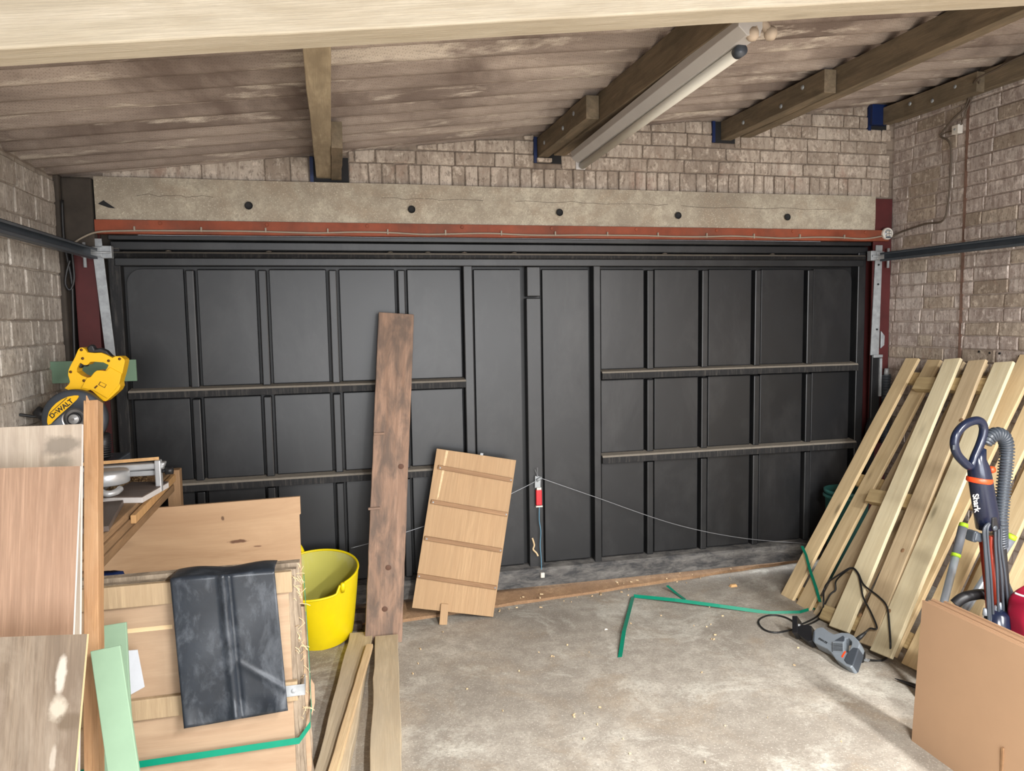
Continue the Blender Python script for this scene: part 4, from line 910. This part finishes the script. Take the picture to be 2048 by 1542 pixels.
# bricks and rubble behind the tub
for k, (x, y, zz, sx, sy, sz) in enumerate(((-.10,4.0,0,.11,.05,.055),(.09,4.02,0,.07,.045,.075),(.06,3.96,0,.05,.04,.04),(.13,3.93,0,.035,.03,.025),(-.03,4.06,0,.04,.02,.09))):
    b = MB(); rr = random.Random(k+40)
    b.hexa([(x+sx*cx_*rr.uniform(.8,1.1),y+sy*cy_*rr.uniform(.8,1.1),0) for cx_, cy_ in ((-1,-1),(1,-1),(1,1),(-1,1))], [(x+sx*cx_*rr.uniform(.6,.95),y+sy*cy_*rr.uniform(.6,.95),sz*rr.uniform(.8,1.1)) for cx_, cy_ in ((-1,-1),(1,-1),(1,1),(-1,1))])
    tag(b.build('rubble_stone', M['stone'], bevel=.008), ['brown rubble brick under the back of the yellow tub','rubble block between the yellow tub and the tall plank','small rubble stone beside the yellow tub','smallest rubble stone at the foot of the tall plank','upright rubble piece against the door behind the tub'][k], 'rubble')

# ---- tall old plank against the door
a = (at(733,1255,Y=3.735)+at(806,1288,Y=3.735))/2; a = Vector((.198,3.73,0)); b_ = (at(756,627,Y=4.075)+at(829,626,Y=4.075))/2
tp = thing('tall_plank', a, 'tall dark stained old timber plank leaning against the door', 'plank')
plank('board', a+Vector((0,-.0,.0)), b_, .185, .032, (0,-1,.2), M['plank_old'], tp, rough=.0012, seg=30, bevel=.004, w2=.188)
for t_, dx, sx in ((.375,-.06,.045),(.60,-.07,.05),):
    pp = a+(b_-a)*(1-t_); MB().box((pp.x+dx-sx/2-.01,pp.y-.012,pp.z-.006), (pp.x+dx+sx/2,pp.y+.003,pp.z+.006)).build('wood_peg', M['plank_old'], tp, bevel=.002)
for t_, dx in ((.22,.01),(.52,.055),(.10,.0)): 
    pp = a+(b_-a)*t_; MB().lathe([(0,.002),(.012,.002),(.015,0)], Matrix.Translation((pp.x+dx,pp.y-.001,pp.z)) @ RY, 12).build('knot', M['knot'], tp, smooth=True)

# ---- cupboard panel with battens, propped against the door
n_ = Vector((0,-1,.17)).normalized()
C0 = Vector((.366,3.945,.09)); C1 = Vector((.800,3.905,.004)); C3 = Vector((.535,4.055,.925))
ux = (C1-C0); wd = ux.length; L3 = C3-C0; n_ = ux.cross(L3).normalized(); n_ = n_ if n_.y < 0 else -n_
cp = thing('cupboard_panel', (.6,3.93,0), 'brown plywood cupboard panel with four battens propped against the door', 'panel')
def cpt(u, v): return C0+ux*u+L3*v
plank('sheet', cpt(.5,.0), cpt(.5,1), wd, .012, n_, M['panel'], cp, bevel=.001)
for v, u0, u1 in ((.875,.05,.985),(.655,.03,.99),(.425,.02,.985),(.19,.0,.985)):
    o = plank('batten', cpt(u0,v+.01)+n_*.014, cpt(u1,v-.003)+n_*.014, .022, .013, n_, M['panel_batten'], cp, bevel=.002)
    for uu in (u0+.025, u1-.02): MB().lathe([(0,.002),(.004,.002),(.005,0)], Matrix.Translation(cpt(uu,v+.008-.012*uu)+n_*.014) @ RY, 8).build('screw', M['galv'], o)
plank('prop_leg', cpt(.385,.05)+n_*.014, Vector((.523,3.885,.0)), .042, .016, n_, M['panel'], cp, bevel=.002)
MB().prism([[cpt(.115,.995)+n_*.0008,cpt(.145,.995)+n_*.0008,cpt(.115,.70)+n_*.0008,cpt(.095,.68)+n_*.0008]], n_*-.0005).build('paint_scrape', M['batten'], cp)
MB().box((-.004,-.004,0), (.012,.004,.012), frame(cpt(.55,1.0), cpt(.6,1.0), Vector((0,0,1)))).build('hinge_pin', M['galv'], cp)

# ---- planks on the floor
def fl(name, p0, p1, wd, th, mt, label, z=0, rough=.003, w2=None):
    a, b = Vector((*p0, z+th)), Vector((*p1, z+th)); return tag(plank(name, a, b, wd, th, (0,0,1), mt, rough=rough, seg=14, bevel=.003, w2=w2), label, 'plank')
fl('floor_plank', (-.115,2.15), (.095,3.80), .118, .045, M['plank_floor'], 'dusty plank on the floor lying beside the crate', w2=.115)
fl('floor_plank', (.10,2.12), (.213,3.72), .112, .05, M['plank_floor'], 'pale dusty plank on the floor, right hand one at the tall plank foot')
fl('thin_batten', (-.12,2.18), (.125,3.60), .034, .02, M['batten'], 'clean thin batten lying on top of the left floor plank', z=.0455, rough=.001)

# ================================================================== RIGHT SIDE
# ---- pallets leaning on the right wall
PO = Vector((2.49,0,0)); PU = Vector((.87,0,1.35)).normalized(); PN = Vector((-PU.z,0,PU.x))
def pp_(s_, y, d=0.0): return PO + PU*s_ + PN*d + Vector((0,y,0))
def palpx(x, y, d): return onp(x, y, PO+PN*d, PN)
def slat(t, y0, y1, w0, w1, d, th, mt, s0=.0, s1=1.608, name='slat'):
    plank(name, pp_(s0,y0,d), pp_(s1,y1,d), w0, th, PN, mt, t, rough=.0012, seg=12, bevel=.003, w2=w1)
p1 = thing('pallet', (2.49,3.45,0), 'yellow pine slatted pallet leaning flat on the right wall nearest the door', 'pallet', 'leaning pallets')
slat(p1, 3.745, 3.825, .112, .098, 0, .02, M['pine'])
slat(p1, 3.594, 3.655, .118, .098, 0, .02, M['pine'])
for y0, y1 in ((3.445,3.500),(3.30,3.350),(3.155,3.21)): slat(p1, y0, y1, .115, .10, -.004, .02, M['pine_grey'])
for s_ in (.06,.14+.66,1.49): plank('bearer', pp_(s_,3.81,-.0245), pp_(s_+.02,3.12,-.0245), .075, .03, PN, M['block'], p1, bevel=.003)
p2 = thing('pallet', (2.52,2.8,0), 'taller pine pallet leaning on the wall behind the vacuum cleaner', 'pallet', 'leaning pallets')
for y0, y1 in ((2.955,3.075),(2.80,2.925),(2.65,2.775),(2.50,2.625)): slat(p2, y0, y1, .108, .108, .0, .02, M['pine'], .02, 1.67)
for y0, y1 in ((2.735,2.85),): slat(p2, y0, y1, .07, .07, -.052, .018, M['pine_grey'], .02, 1.60)
for s_ in (.12,.86,1.56): plank('bearer', pp_(s_,3.03,-.0245), pp_(s_+.02,2.46,-.0245), .08, .028, PN, M['block'], p2, bevel=.003)
p3 = thing('pallet', (2.47,3.05,0), 'pale three slat pallet leaning askew in front of the others', 'pallet', 'leaning pallets')
for y0, y1, w0, w1, mt in ((3.216,3.454,.13,.104,'pine_pale'),(3.040,3.291,.125,.104,'pine_grey'),(2.915,3.129,.125,.106,'pine_pale')):
    slat(p3, y0, y1, w0, w1, .066, .02, M[mt], .0, 1.585)
for a, b in (((1.425,3.645),(1.462,3.135)),((.715,3.53),(.785,3.012)),((.035,3.40),(.105,2.905))):
    plank('bearer', pp_(a[0],a[1],.0455), pp_(b[0],b[1],.0455), .078, .044, PN, M['block'], p3, rough=.001, seg=6, bevel=.004)
for px, py in ((1805,1101),(1890,1180),(1778,1222),(1720,1230),(1922,840),(1904,893)):   # nail heads and knots
    q = palpx(px, py, .066); MB().lathe([(0,.0012),(.009,.0012),(.0115,0)], Matrix.Translation(q) @ PN.to_track_quat('Z','Y').to_matrix().to_4x4(), 10).build('knot', M['panel_batten'], p3, smooth=True)
# teal tub behind the pallets
q = at(1662,976,Y=3.98)
tt = thing('teal_bin', (q.x+.06,3.93,0), 'teal plastic bin half hidden behind the pallets', 'bin')
MB().lathe([(0,0),(.09,0),(.095,.01),(.125,q.z-.02),(.133,q.z-.018),(.133,q.z),(.122,q.z),(.092,.02),(0,.02)], Matrix.Translation((q.x+.075,3.93,0)), 32).build('bucket', M['teal'], tt, smooth=True)
MB().lathe([(.128,q.z-.05),(.137,q.z-.045),(.137,q.z-.035),(.128,q.z-.03)], Matrix.Translation((q.x+.075,3.93,0)), 32).build('rim_band', M['teal'], tt, smooth=True)

# ---- green strapping on the floor and up the pallet
gs = MB(); zf = .004
fpts = [at(1240,1314,Z=zf), at(1248,1262,Z=zf+.02), at(1266,1193,Z=zf+.006)]
ribbon(gs, fpts, Vector((.011,0,0)))
ribbon(gs, [at(1268,1192,Z=zf+.006), at(1350,1200,Z=zf+.02), at(1440,1212,Z=zf+.015), at(1540,1226,Z=zf), at(1600,1225,Z=zf), at(1640,1213,Z=zf)], Vector((0,.006,.008)))
ribbon(gs, [palpx(1640,1204,.008), palpx(1632,1175,.012), palpx(1620,1140,.02), palpx(1612,1110,.02), palpx(1604,1092,.03)], (PU*.3+Vector((0,-1,0))).normalized()*.011)
tag(gs.build('strap_offcut', M['strap'], solid=.0012), 'long cut green plastic strap bent across the floor to the pallet', 'strap')
g2 = MB(); ribbon(g2, [at(1334,1171,Z=.03), at(1352,1186,Z=.008), at(1370,1199,Z=.004)], Vector((.009,.003,0)))
tag(g2.build('strap_offcut', M['strap'], solid=.0012), 'short green strap offcut lying by the sill', 'strap')

# ---- reciprocating saw on the floor against the pallets
B0, B1 = at(1600,1280,Z=.0), at(1705,1337,Z=.0)
e1 = (B1-B0).normalized(); hz = Vector((-e1.y, e1.x, 0)); hz = hz if hz.x > 0 else -hz
UPV = (hz*math.cos(math.radians(38)) + Vector((0,0,1))*math.sin(math.radians(38))).normalized(); RN = e1.cross(UPV); RN = RN if RN.z > 0 else -RN
RO = B0 + RN*.062
Q = lambda pts, o=0.0: [onp(1570+x/10.24, 1220+y/10.24, RO+RN*o, RN) for x, y in pts]
rs = thing('reciprocating_saw', (B0+B1)/2, 'grey and black corded reciprocating saw lying on the floor by the pallets', 'power saw')
body = [(555,610),(560,520),(580,440),(640,370),(720,345),(800,365),(900,440),(1000,490),(1150,455),(1290,465),(1400,520),(1500,620),(1530,700),(1500,800),(1450,950),(1390,1130),(1340,1180),(1230,1140),(1030,1000),(930,860),(850,790),(700,720),(600,670)]
dh = [(1215,590),(1300,575),(1360,640),(1360,700),(1330,780),(1285,870),(1235,835),(1205,760)]
rh_ = MB().prism([Q(body), Q(dh)], RN*-.052).build('housing', M['saw_grey'], rs, bevel=.008, seg=3)
MB().prism([Q([(560,625),(545,320),(480,300),(330,300),(240,340),(225,450),(330,540),(480,650)], -.004)], RN*-.048).build('nose_boot', M['black_plastic'], rs, bevel=.01, seg=3)
MB().prism([Q([(145,115),(250,115),(250,465),(145,465)], .0)], RN*-.05).build('shoe', M['black_plastic'], rs, bevel=.003)
MB().cyl(*Q([(200,300),(300,330)], -.02), .010, n=10).build('shoe_bracket', M['galv'], rs, smooth=True)
MB().prism([Q([(1395,755),(1515,775),(1395,1135),(1250,1090),(1195,1020),(1250,905)], .003)], RN*-.056).build('grip', M['charcoal'], rs, bevel=.006, seg=3)
MB().prism([Q([(1140,955),(1180,985),(1225,900),(1255,850),(1220,830),(1185,880)], .001)], RN*-.03).build('trigger', M['red_plastic'], rs, bevel=.003)
vc_ = MB().prism([Q([(965,640),(1195,655),(1200,850),(965,845)], .006)], RN*-.01).build('vent_cover', M['saw_grey'], rs, bevel=.003)
for k in range(6):
    y = 690+k*27; MB().tube(Q([(985,y),(1180,y+12)], .0065), .0015, 5).build('vent_slot', M['ink'], vc_)
MB().prism([Q([(1010,625),(1190,520),(1220,560),(1200,640)], .002)], RN*-.01).build('side_panel', M['charcoal'], rs, bevel=.002)
MB().tube(Q([(590,640),(600,450)], .002), .004, 6).build('collar_slot', M['charcoal'], rs)
a, b_ = Q([(690,590),(865,690)], .0005); uxx = (b_-a).normalized(); uyy = RN.cross(uxx)
Mt = Matrix(((uxx.x,uyy.x,RN.x,0),(uxx.y,uyy.y,RN.y,0),(uxx.z,uyy.z,RN.z,0),(0,0,0,1))); Mt.translation = Q([(775,630)], .0008)[0]
tx = text('lettering', 'ERBAUER', .03, Mt, M['ink'], rh_, .0004, .0006)
tx.matrix_basis = Mt @ Matrix.Scale((b_-a).length/max(tx.dimensions.x, .01) if tx.dimensions.x > 0 else 1, 4); WM[tx] = tx.matrix_basis
MB().tube(Q([(1470,610),(1560,540),(1650,460)], -.015), [.011,.009,.006], 10).build('cable_sleeve', M['rubber'], rs, smooth=True)
def FZ(x, y, z=.006): return at(x, y, Z=z)
def PA(x, y, d=.076): return palpx(x, y, d)
cab = [Q([(1650,460)], -.015)[0], PA(1740,1257,.10), PA(1754,1256,.085), PA(1742,1225), PA(1727,1196), PA(1722,1172), PA(1716,1148), PA(1702,1136), PA(1680,1148), PA(1656,1165,.06), PA(1648,1180,.04), PA(1647,1205,.06), FZ(1645,1228,.03), FZ(1632,1242), FZ(1600,1255,.02), FZ(1572,1262), FZ(1550,1265), FZ(1530,1260), FZ(1518,1248), FZ(1520,1238), FZ(1536,1231), FZ(1556,1231), FZ(1576,1237), FZ(1598,1250,.01)]
MB().tube(spline(cab, 6), .0045, 7).build('power_cable', M['rubber'], rs, smooth=True)
cab2 = [FZ(1598,1250,.012), FZ(1622,1240,.012), FZ(1640,1226,.02), PA(1660,1190,.02), PA(1671,1180,.01), PA(1672,1162,.03), PA(1690,1144), PA(1705,1136), PA(1716,1146), PA(1728,1170), PA(1757,1193), PA(1774,1214), PA(1779,1255), PA(1781,1292), FZ(1778,1310,.02), FZ(1766,1320), FZ(1750,1321), FZ(1735,1319,.015)]
MB().tube(spline(cab2, 6), .0045, 7).build('power_cable', M['rubber'], rs, smooth=True)
q = FZ(1718,1322,.0); pg_ = MB().box((-.018,-.025,.0), (.018,.025,.05), Matrix.Translation(q) @ Matrix.Rotation(.6,4,'Z')).build('plug', M['rubber'], rs, bevel=.008)
for dx in (-.008,.008): MB().box((-.002+dx,-.045,.012), (.002+dx,-.02,.018), Matrix.Translation(q) @ Matrix.Rotation(.6,4,'Z')).build('plug_pin', M['galv'], pg_)

# ---- black pointed scrap by the cardboard
q0, q1 = at(1790,1357,Z=.01), at(1840,1376,Z=.01)
bs_ = thing('pointed_tool', (q0+q1)/2-Vector((0,0,.01)), 'small black pointed tool lying on the floor by the cardboard', 'tool')
MB().tube([q0,(q0+q1)/2,q1], [.002,.007,.009], 8).build('jaw', M['black_plastic'], bs_, smooth=True)
MB().tube([q0+Vector((.01,-.012,0)),(q0+q1)/2+Vector((.01,-.01,0)),q1+Vector((.03,-.03,0))], [.002,.007,.008], 8).build('jaw', M['black_plastic'], bs_, smooth=True)

# ---- stack of cardboard sheets
XC, ZC = 2.09, .545
NS = 10
names = ['front cardboard sheet of the upright stack, with a slot near its lower edge'] + [w_+' cardboard sheet from the front of the upright stack' for w_ in ('second','third','fourth','fifth','sixth','seventh','eighth','ninth')] + ['rearmost cardboard sheet of the upright stack by the vacuum cleaner']
for k in range(NS):
    rr = random.Random(k); x = XC+.0072*k; y1 = 2.318 - (0 if k < 3 else .0) + rr.uniform(-.004,.004) - (.012 if 0 < k < 4 else 0); h = ZC + rr.uniform(-.004,.004)
    if k >= NS-3: y1 -= .035; h += .004
    t = thing('cardboard_sheet', (x,1.9,0), names[k], 'cardboard', 'cardboard sheets in the stack')
    lean = .028
    def bx_(x0, x1, z0=0, z1=h, ya=1.25, yb=y1): return [Vector((x0+lean*z0/ZC,ya,z0)),Vector((x1+lean*z0/ZC,ya,z0)),Vector((x1+lean*z0/ZC,yb,z0)),Vector((x0+lean*z0/ZC,yb,z0))], [Vector((x0+lean*z1/ZC,ya,z1)),Vector((x1+lean*z1/ZC,ya,z1)),Vector((x1+lean*z1/ZC,yb,z1)),Vector((x0+lean*z1/ZC,yb,z1))]
    for nm, x0, x1, mt, dz in (('liner', x, x+.0012, 'cardboard', 0), ('fluting', x+.0012, x+.0056, 'card_edge', .002), ('liner', x+.0056, x+.0068, 'cardboard', 0)):
        lo_, hi_ = bx_(x0, x1, 0, h-dz); MB().hexa(lo_, hi_).build(nm, M[mt], t)
    if k == 0:
        q0, q1 = at(2005,1495,X=XC+.004), at(2010,1560,X=XC+.002)
        MB().box((x-.0004+lean*.1,q0.y-.0035,max(.02,q1.z)), (x+.0012+lean*.25,q0.y+.0035,q0.z)).build('slot', M['panel_batten'], t)

# ---- upright vacuum cleaner behind the cardboard
YV = 2.40
V4 = lambda x, y, Y=YV: at(1848+x/3.427, 800+y/3.427, Y=Y)
vc = thing('vacuum_cleaner', (V4(480,1300).x,YV+.03,0), 'navy blue vacuum cleaner with loop handle and ribbed hose', 'vacuum cleaner')
loop = [V4(318,455), V4(262,415), V4(222,360), V4(208,290), V4(228,225), V4(280,170), V4(340,143), V4(385,147), V4(408,185), V4(404,240), V4(382,310), V4(350,385), V4(318,455)]
MB().tube(spline(loop[:-1], 6, closed=True), .0165, 12, closed=True).build('loop_handle', M['navy'], vc, smooth=True)
nk_ = MB().tube([V4(398,330),V4(372,400),V4(375,470),V4(385,540),V4(405,660),V4(425,770),V4(440,870)], [.016,.028,.040,.042,.043,.044,.044], 20).build('neck', M['navy'], vc, smooth=True)
MB().lathe([(.043,-.010),(.046,-.006),(.046,.006),(.043,.010)], Matrix.Translation(V4(380,548,YV)) @ Matrix.Rotation(.12,4,'Y'), 24).build('orange_band', M['red_plastic'], nk_, smooth=True)
MB().lathe([(0,-.012),(.012,-.010),(.014,0),(.012,.010),(0,.012)], Matrix.Translation(V4(463,478)) @ Matrix.Rotation(PI/2,4,'Y'), 14).build('release_button', M['red_plastic'], nk_, smooth=True)
MB().box((-.006,-.002,-.010), (.006,.002,.010), Matrix.Translation(V4(205,325,YV-.013))).build('grip_switch', M['charcoal'], vc, bevel=.002)
a, b_ = V4(350,645,YV-.046), V4(365,770,YV-.046); uxx = (b_-a).normalized(); nn = Vector((-.25,-1,0)).normalized(); nn = (nn-uxx*nn.dot(uxx)).normalized(); uyy = nn.cross(uxx)
Mt = Matrix(((uxx.x,uyy.x,nn.x,0),(uxx.y,uyy.y,nn.y,0),(uxx.z,uyy.z,nn.z,0),(0,0,0,1))); Mt.translation = V4(358,706,YV-.0455)
tx = text('lettering', 'Shark', .025, Mt, M['white'], nk_, .0005, .0004)
tx.matrix_basis = Mt @ Matrix.Scale((b_-a).length/max(tx.dimensions.x, .01) if tx.dimensions.x > 0 else 1, 4); WM[tx] = tx.matrix_basis
hp = spline([V4(425,300), V4(452,255), V4(500,232), V4(548,258), V4(568,330), V4(562,440), V4(548,580), V4(535,720), V4(525,860), V4(525,1000,YV+.02)], 20)
ho_ = MB().tube(hp, .021, 16).build('hose', M['charcoal'], vc, smooth=True)
hr = MB(); acc = 0
for i in range(1, len(hp)-1):
    acc += (hp[i]-hp[i-1]).length
    if acc > .0105:
        acc = 0; tg = (hp[i+1]-hp[i-1]).normalized(); hr.lathe([(.0205,-.0036),(.0275,-.0015),(.0275,.0015),(.0205,.0036)], Matrix.Translation(hp[i]) @ tg.to_track_quat('Z','Y').to_matrix().to_4x4(), 18)
hr.build('hose_ribs', M['charcoal'], ho_, smooth=True)
MB().tube([V4(398,940),V4(440,1330),V4(452,1500)], .013, 12).build('wand', M['red_tube'], vc, smooth=True)
MB().tube([V4(455,930),V4(495,1390),V4(505,1500)], .014, 12).build('wand', M['red_tube'], vc, smooth=True)
MB().tube([V4(490,930,YV+.03),V4(520,1300,YV+.03),V4(530,1700,YV+.03)], .035, 14).build('spine', M['black_plastic'], vc, smooth=True)
for k, (x0, x1) in enumerate(((418,452),(436,472),(486,510),(508,545),(525,580),(412,440))):
    MB().tube(spline([V4(470,830,YV-.03), V4(x0,880,YV-.035), V4(x0+3,1000,YV-.035), V4((x0+x1)/2+3,1200,YV-.035), V4(x1,1440,YV-.03), V4(x1+6,1560,YV-.03)], 6), .0052, 8).build('cord_loop', M['charcoal'], vc, smooth=True)
MB().box((-.02,-.025,-.018), (.02,.02,.018), Matrix.Translation(V4(345,932)) @ Matrix.Rotation(.25,4,'Y')).build('plug', M['charcoal'], vc, bevel=.007)
MB().box((-.012,-.02,-.022), (.012,.02,.022), Matrix.Translation(V4(330,930)) @ Matrix.Rotation(.25,4,'Y')).build('plug_cap', M['charcoal'], vc, bevel=.006)
MB().prism([[V4(470,805,YV-.045),V4(500,800,YV-.045),V4(515,880,YV-.045),V4(495,905,YV-.045),V4(470,890,YV-.045)]], Vector((0,.03,0))).build('cord_hook', M['black_plastic'], vc, bevel=.004)
MB().lathe([(0,.004),(.008,.004),(.011,0)], Matrix.Translation(V4(488,880,YV-.046)) @ RY, 14).build('hook_screw', M['charcoal'], vc, smooth=True)
q = V4(505,1500); MB().lathe([(0,0),(.06,0),(.064,.02),(.06,.16),(.055,.30),(.045,.40),(0,.42)], Matrix.Translation((q.x-.02,YV-.02,.03)), 28).build('body', M['navy'], vc, smooth=True)
MB().box((q.x-.17,YV-.10,0), (q.x+.06,YV+.04,.07)).build('floor_head', M['charcoal'], vc, bevel=.02)
MB().tube(spline([V4(210,1400,YV+.08), V4(260,1360,YV+.07), V4(330,1338,YV+.06), V4(420,1335,YV+.05), V4(500,1400,YV+.05)], 6), .021, 12).build('lower_hose', M['black_plastic'], vc, smooth=True)
MB().tube(spline([V4(530,1220,YV+.05), V4(600,1370,YV+.05), V4(680,1450,YV+.04), V4(760,1520,YV+.04)], 6), .021, 12).build('lower_hose', M['charcoal'], vc, smooth=True)
for x, y in ((420,1440),(497,1420),(520,1400)): MB().lathe([(0,.01),(.008,.006),(.010,-.02),(0,-.022)], Matrix.Translation(V4(x,y,YV-.02)), 10).build('clip', M['silver'], vc, smooth=True)
# telescopic poles with lime bands
def pole(top, bot, yt, yb, label, grip):
    T, B = at(*top, Y=yt), at(*bot, Z=0); d = (B-T).normalized()
    t = thing('telescopic_pole', B, label, 'pole', 'poles by the vacuum')
    MB().cyl(T, T+d*.018, .018, .0195, 18).build('lime_cap', M['lime'], t, smooth=True)
    MB().cyl(T+d*.018, T+d*grip, .0195, .0185, 18).build('grip', M['grey_grip'], t, smooth=True)
    MB().cyl(T+d*grip, T+d*(grip+.014), .0195, n=18).build('lime_band', M['lime'], t, smooth=True)
    MB().cyl(T+d*(grip+.014), B, .0165, n=18).build('tube', M['silver'], t, smooth=True)
pole((1928,1047), (1839,1395), 2.74, 0, 'silver telescopic pole with lime bands leaning between pallet and vacuum', .142)
pole((2026,1070), (1850,1345), 2.56, 0, 'silver pole with lime cap half hidden behind the vacuum', .14)
# magenta bag
q = at(2066,1240,Y=2.30)
bg = thing('fabric_bag', (q.x,2.31,0), 'magenta zipped fabric bag standing right of the vacuum', 'bag')
def bagf(u, v):
    a = 2*PI*u; h = q.z+.12; sq = lambda t: math.copysign(abs(t)**.55, t)
    r = (1+.025*math.sin(3*a+v*5))*(1-.10*v)*(1 if v < .86 else max(.03, 1-((v-.86)/.14)**2*.97))
    return (q.x+.045+.125*r*sq(math.cos(a))+.003*math.sin(v*31+a*2), 2.31+.075*r*sq(math.sin(a)), h*min(1, v*1.05)-.01*max(0, v-.86)/.14*math.cos(a*2))
MB().grid(bagf, 48, 36).build('bag_body', M['magenta'], bg, smooth=True)
MB().tube(spline([at(2030,1186,Y=2.225), at(2040,1190,Y=2.225), at(2056,1194,Y=2.225), at(2090,1198,Y=2.225)], 5), .004, 8).build('zip', M['alu'], bg, smooth=True)

# ---- chips and shavings on the floor
ch = MB(); rg = random.Random(21)
for k in range(75):
    if k < 35: x = rg.uniform(.85,2.4); y = 3.99+.11*x*.9+rg.gauss(-.02,.05)
    else: x = rg.uniform(.3,2.3); y = rg.uniform(2.3,3.9)
    zz = .004 if y < 3.93+.11*x else .03
    a = rg.uniform(0,PI); l = rg.uniform(.002,.007) if k > 8 else rg.uniform(.006,.018); w_ = l*rg.uniform(.2,.5); c, s_ = math.cos(a), math.sin(a)
    P4 = [(x+c*l-s_*w_,y+s_*l+c*w_,zz),(x-c*l-s_*w_,y-s_*l+c*w_,zz),(x-c*l+s_*w_,y-s_*l-c*w_,zz),(x+c*l+s_*w_,y+s_*l-c*w_,zz)]
    ch.hexa([(p[0],p[1],p[2]-.003) for p in P4], [(p[0],p[1],p[2]+rg.uniform(.001,.004)) for p in P4])
tag(ch.build('wood_chips', M['batten']), 'small pale wood chips scattered over the concrete floor', 'wood chips', kind='stuff')
for (px, py, lab, sz) in ((1212,1258,'small white stone chip on the open floor',.010),(1467,1172,'orange wood chip lying by the sill',.022)):
    q = at(px, py, Z=.004); b = MB(); rr = random.Random(px)
    b.hexa([(q.x+sz*c_*rr.uniform(.7,1.2),q.y+sz*.6*d_*rr.uniform(.7,1.2),0) for c_, d_ in ((-1,-1),(1,-1),(1,1),(-1,1))], [(q.x+sz*.7*c_,q.y+sz*.4*d_,sz*.7) for c_, d_ in ((-1,-1),(1,-1),(1,1),(-1,1))])
    tag(b.build('floor_chip', M['white'] if px < 1300 else M['orange_batten'], bevel=.002), lab, 'chip')
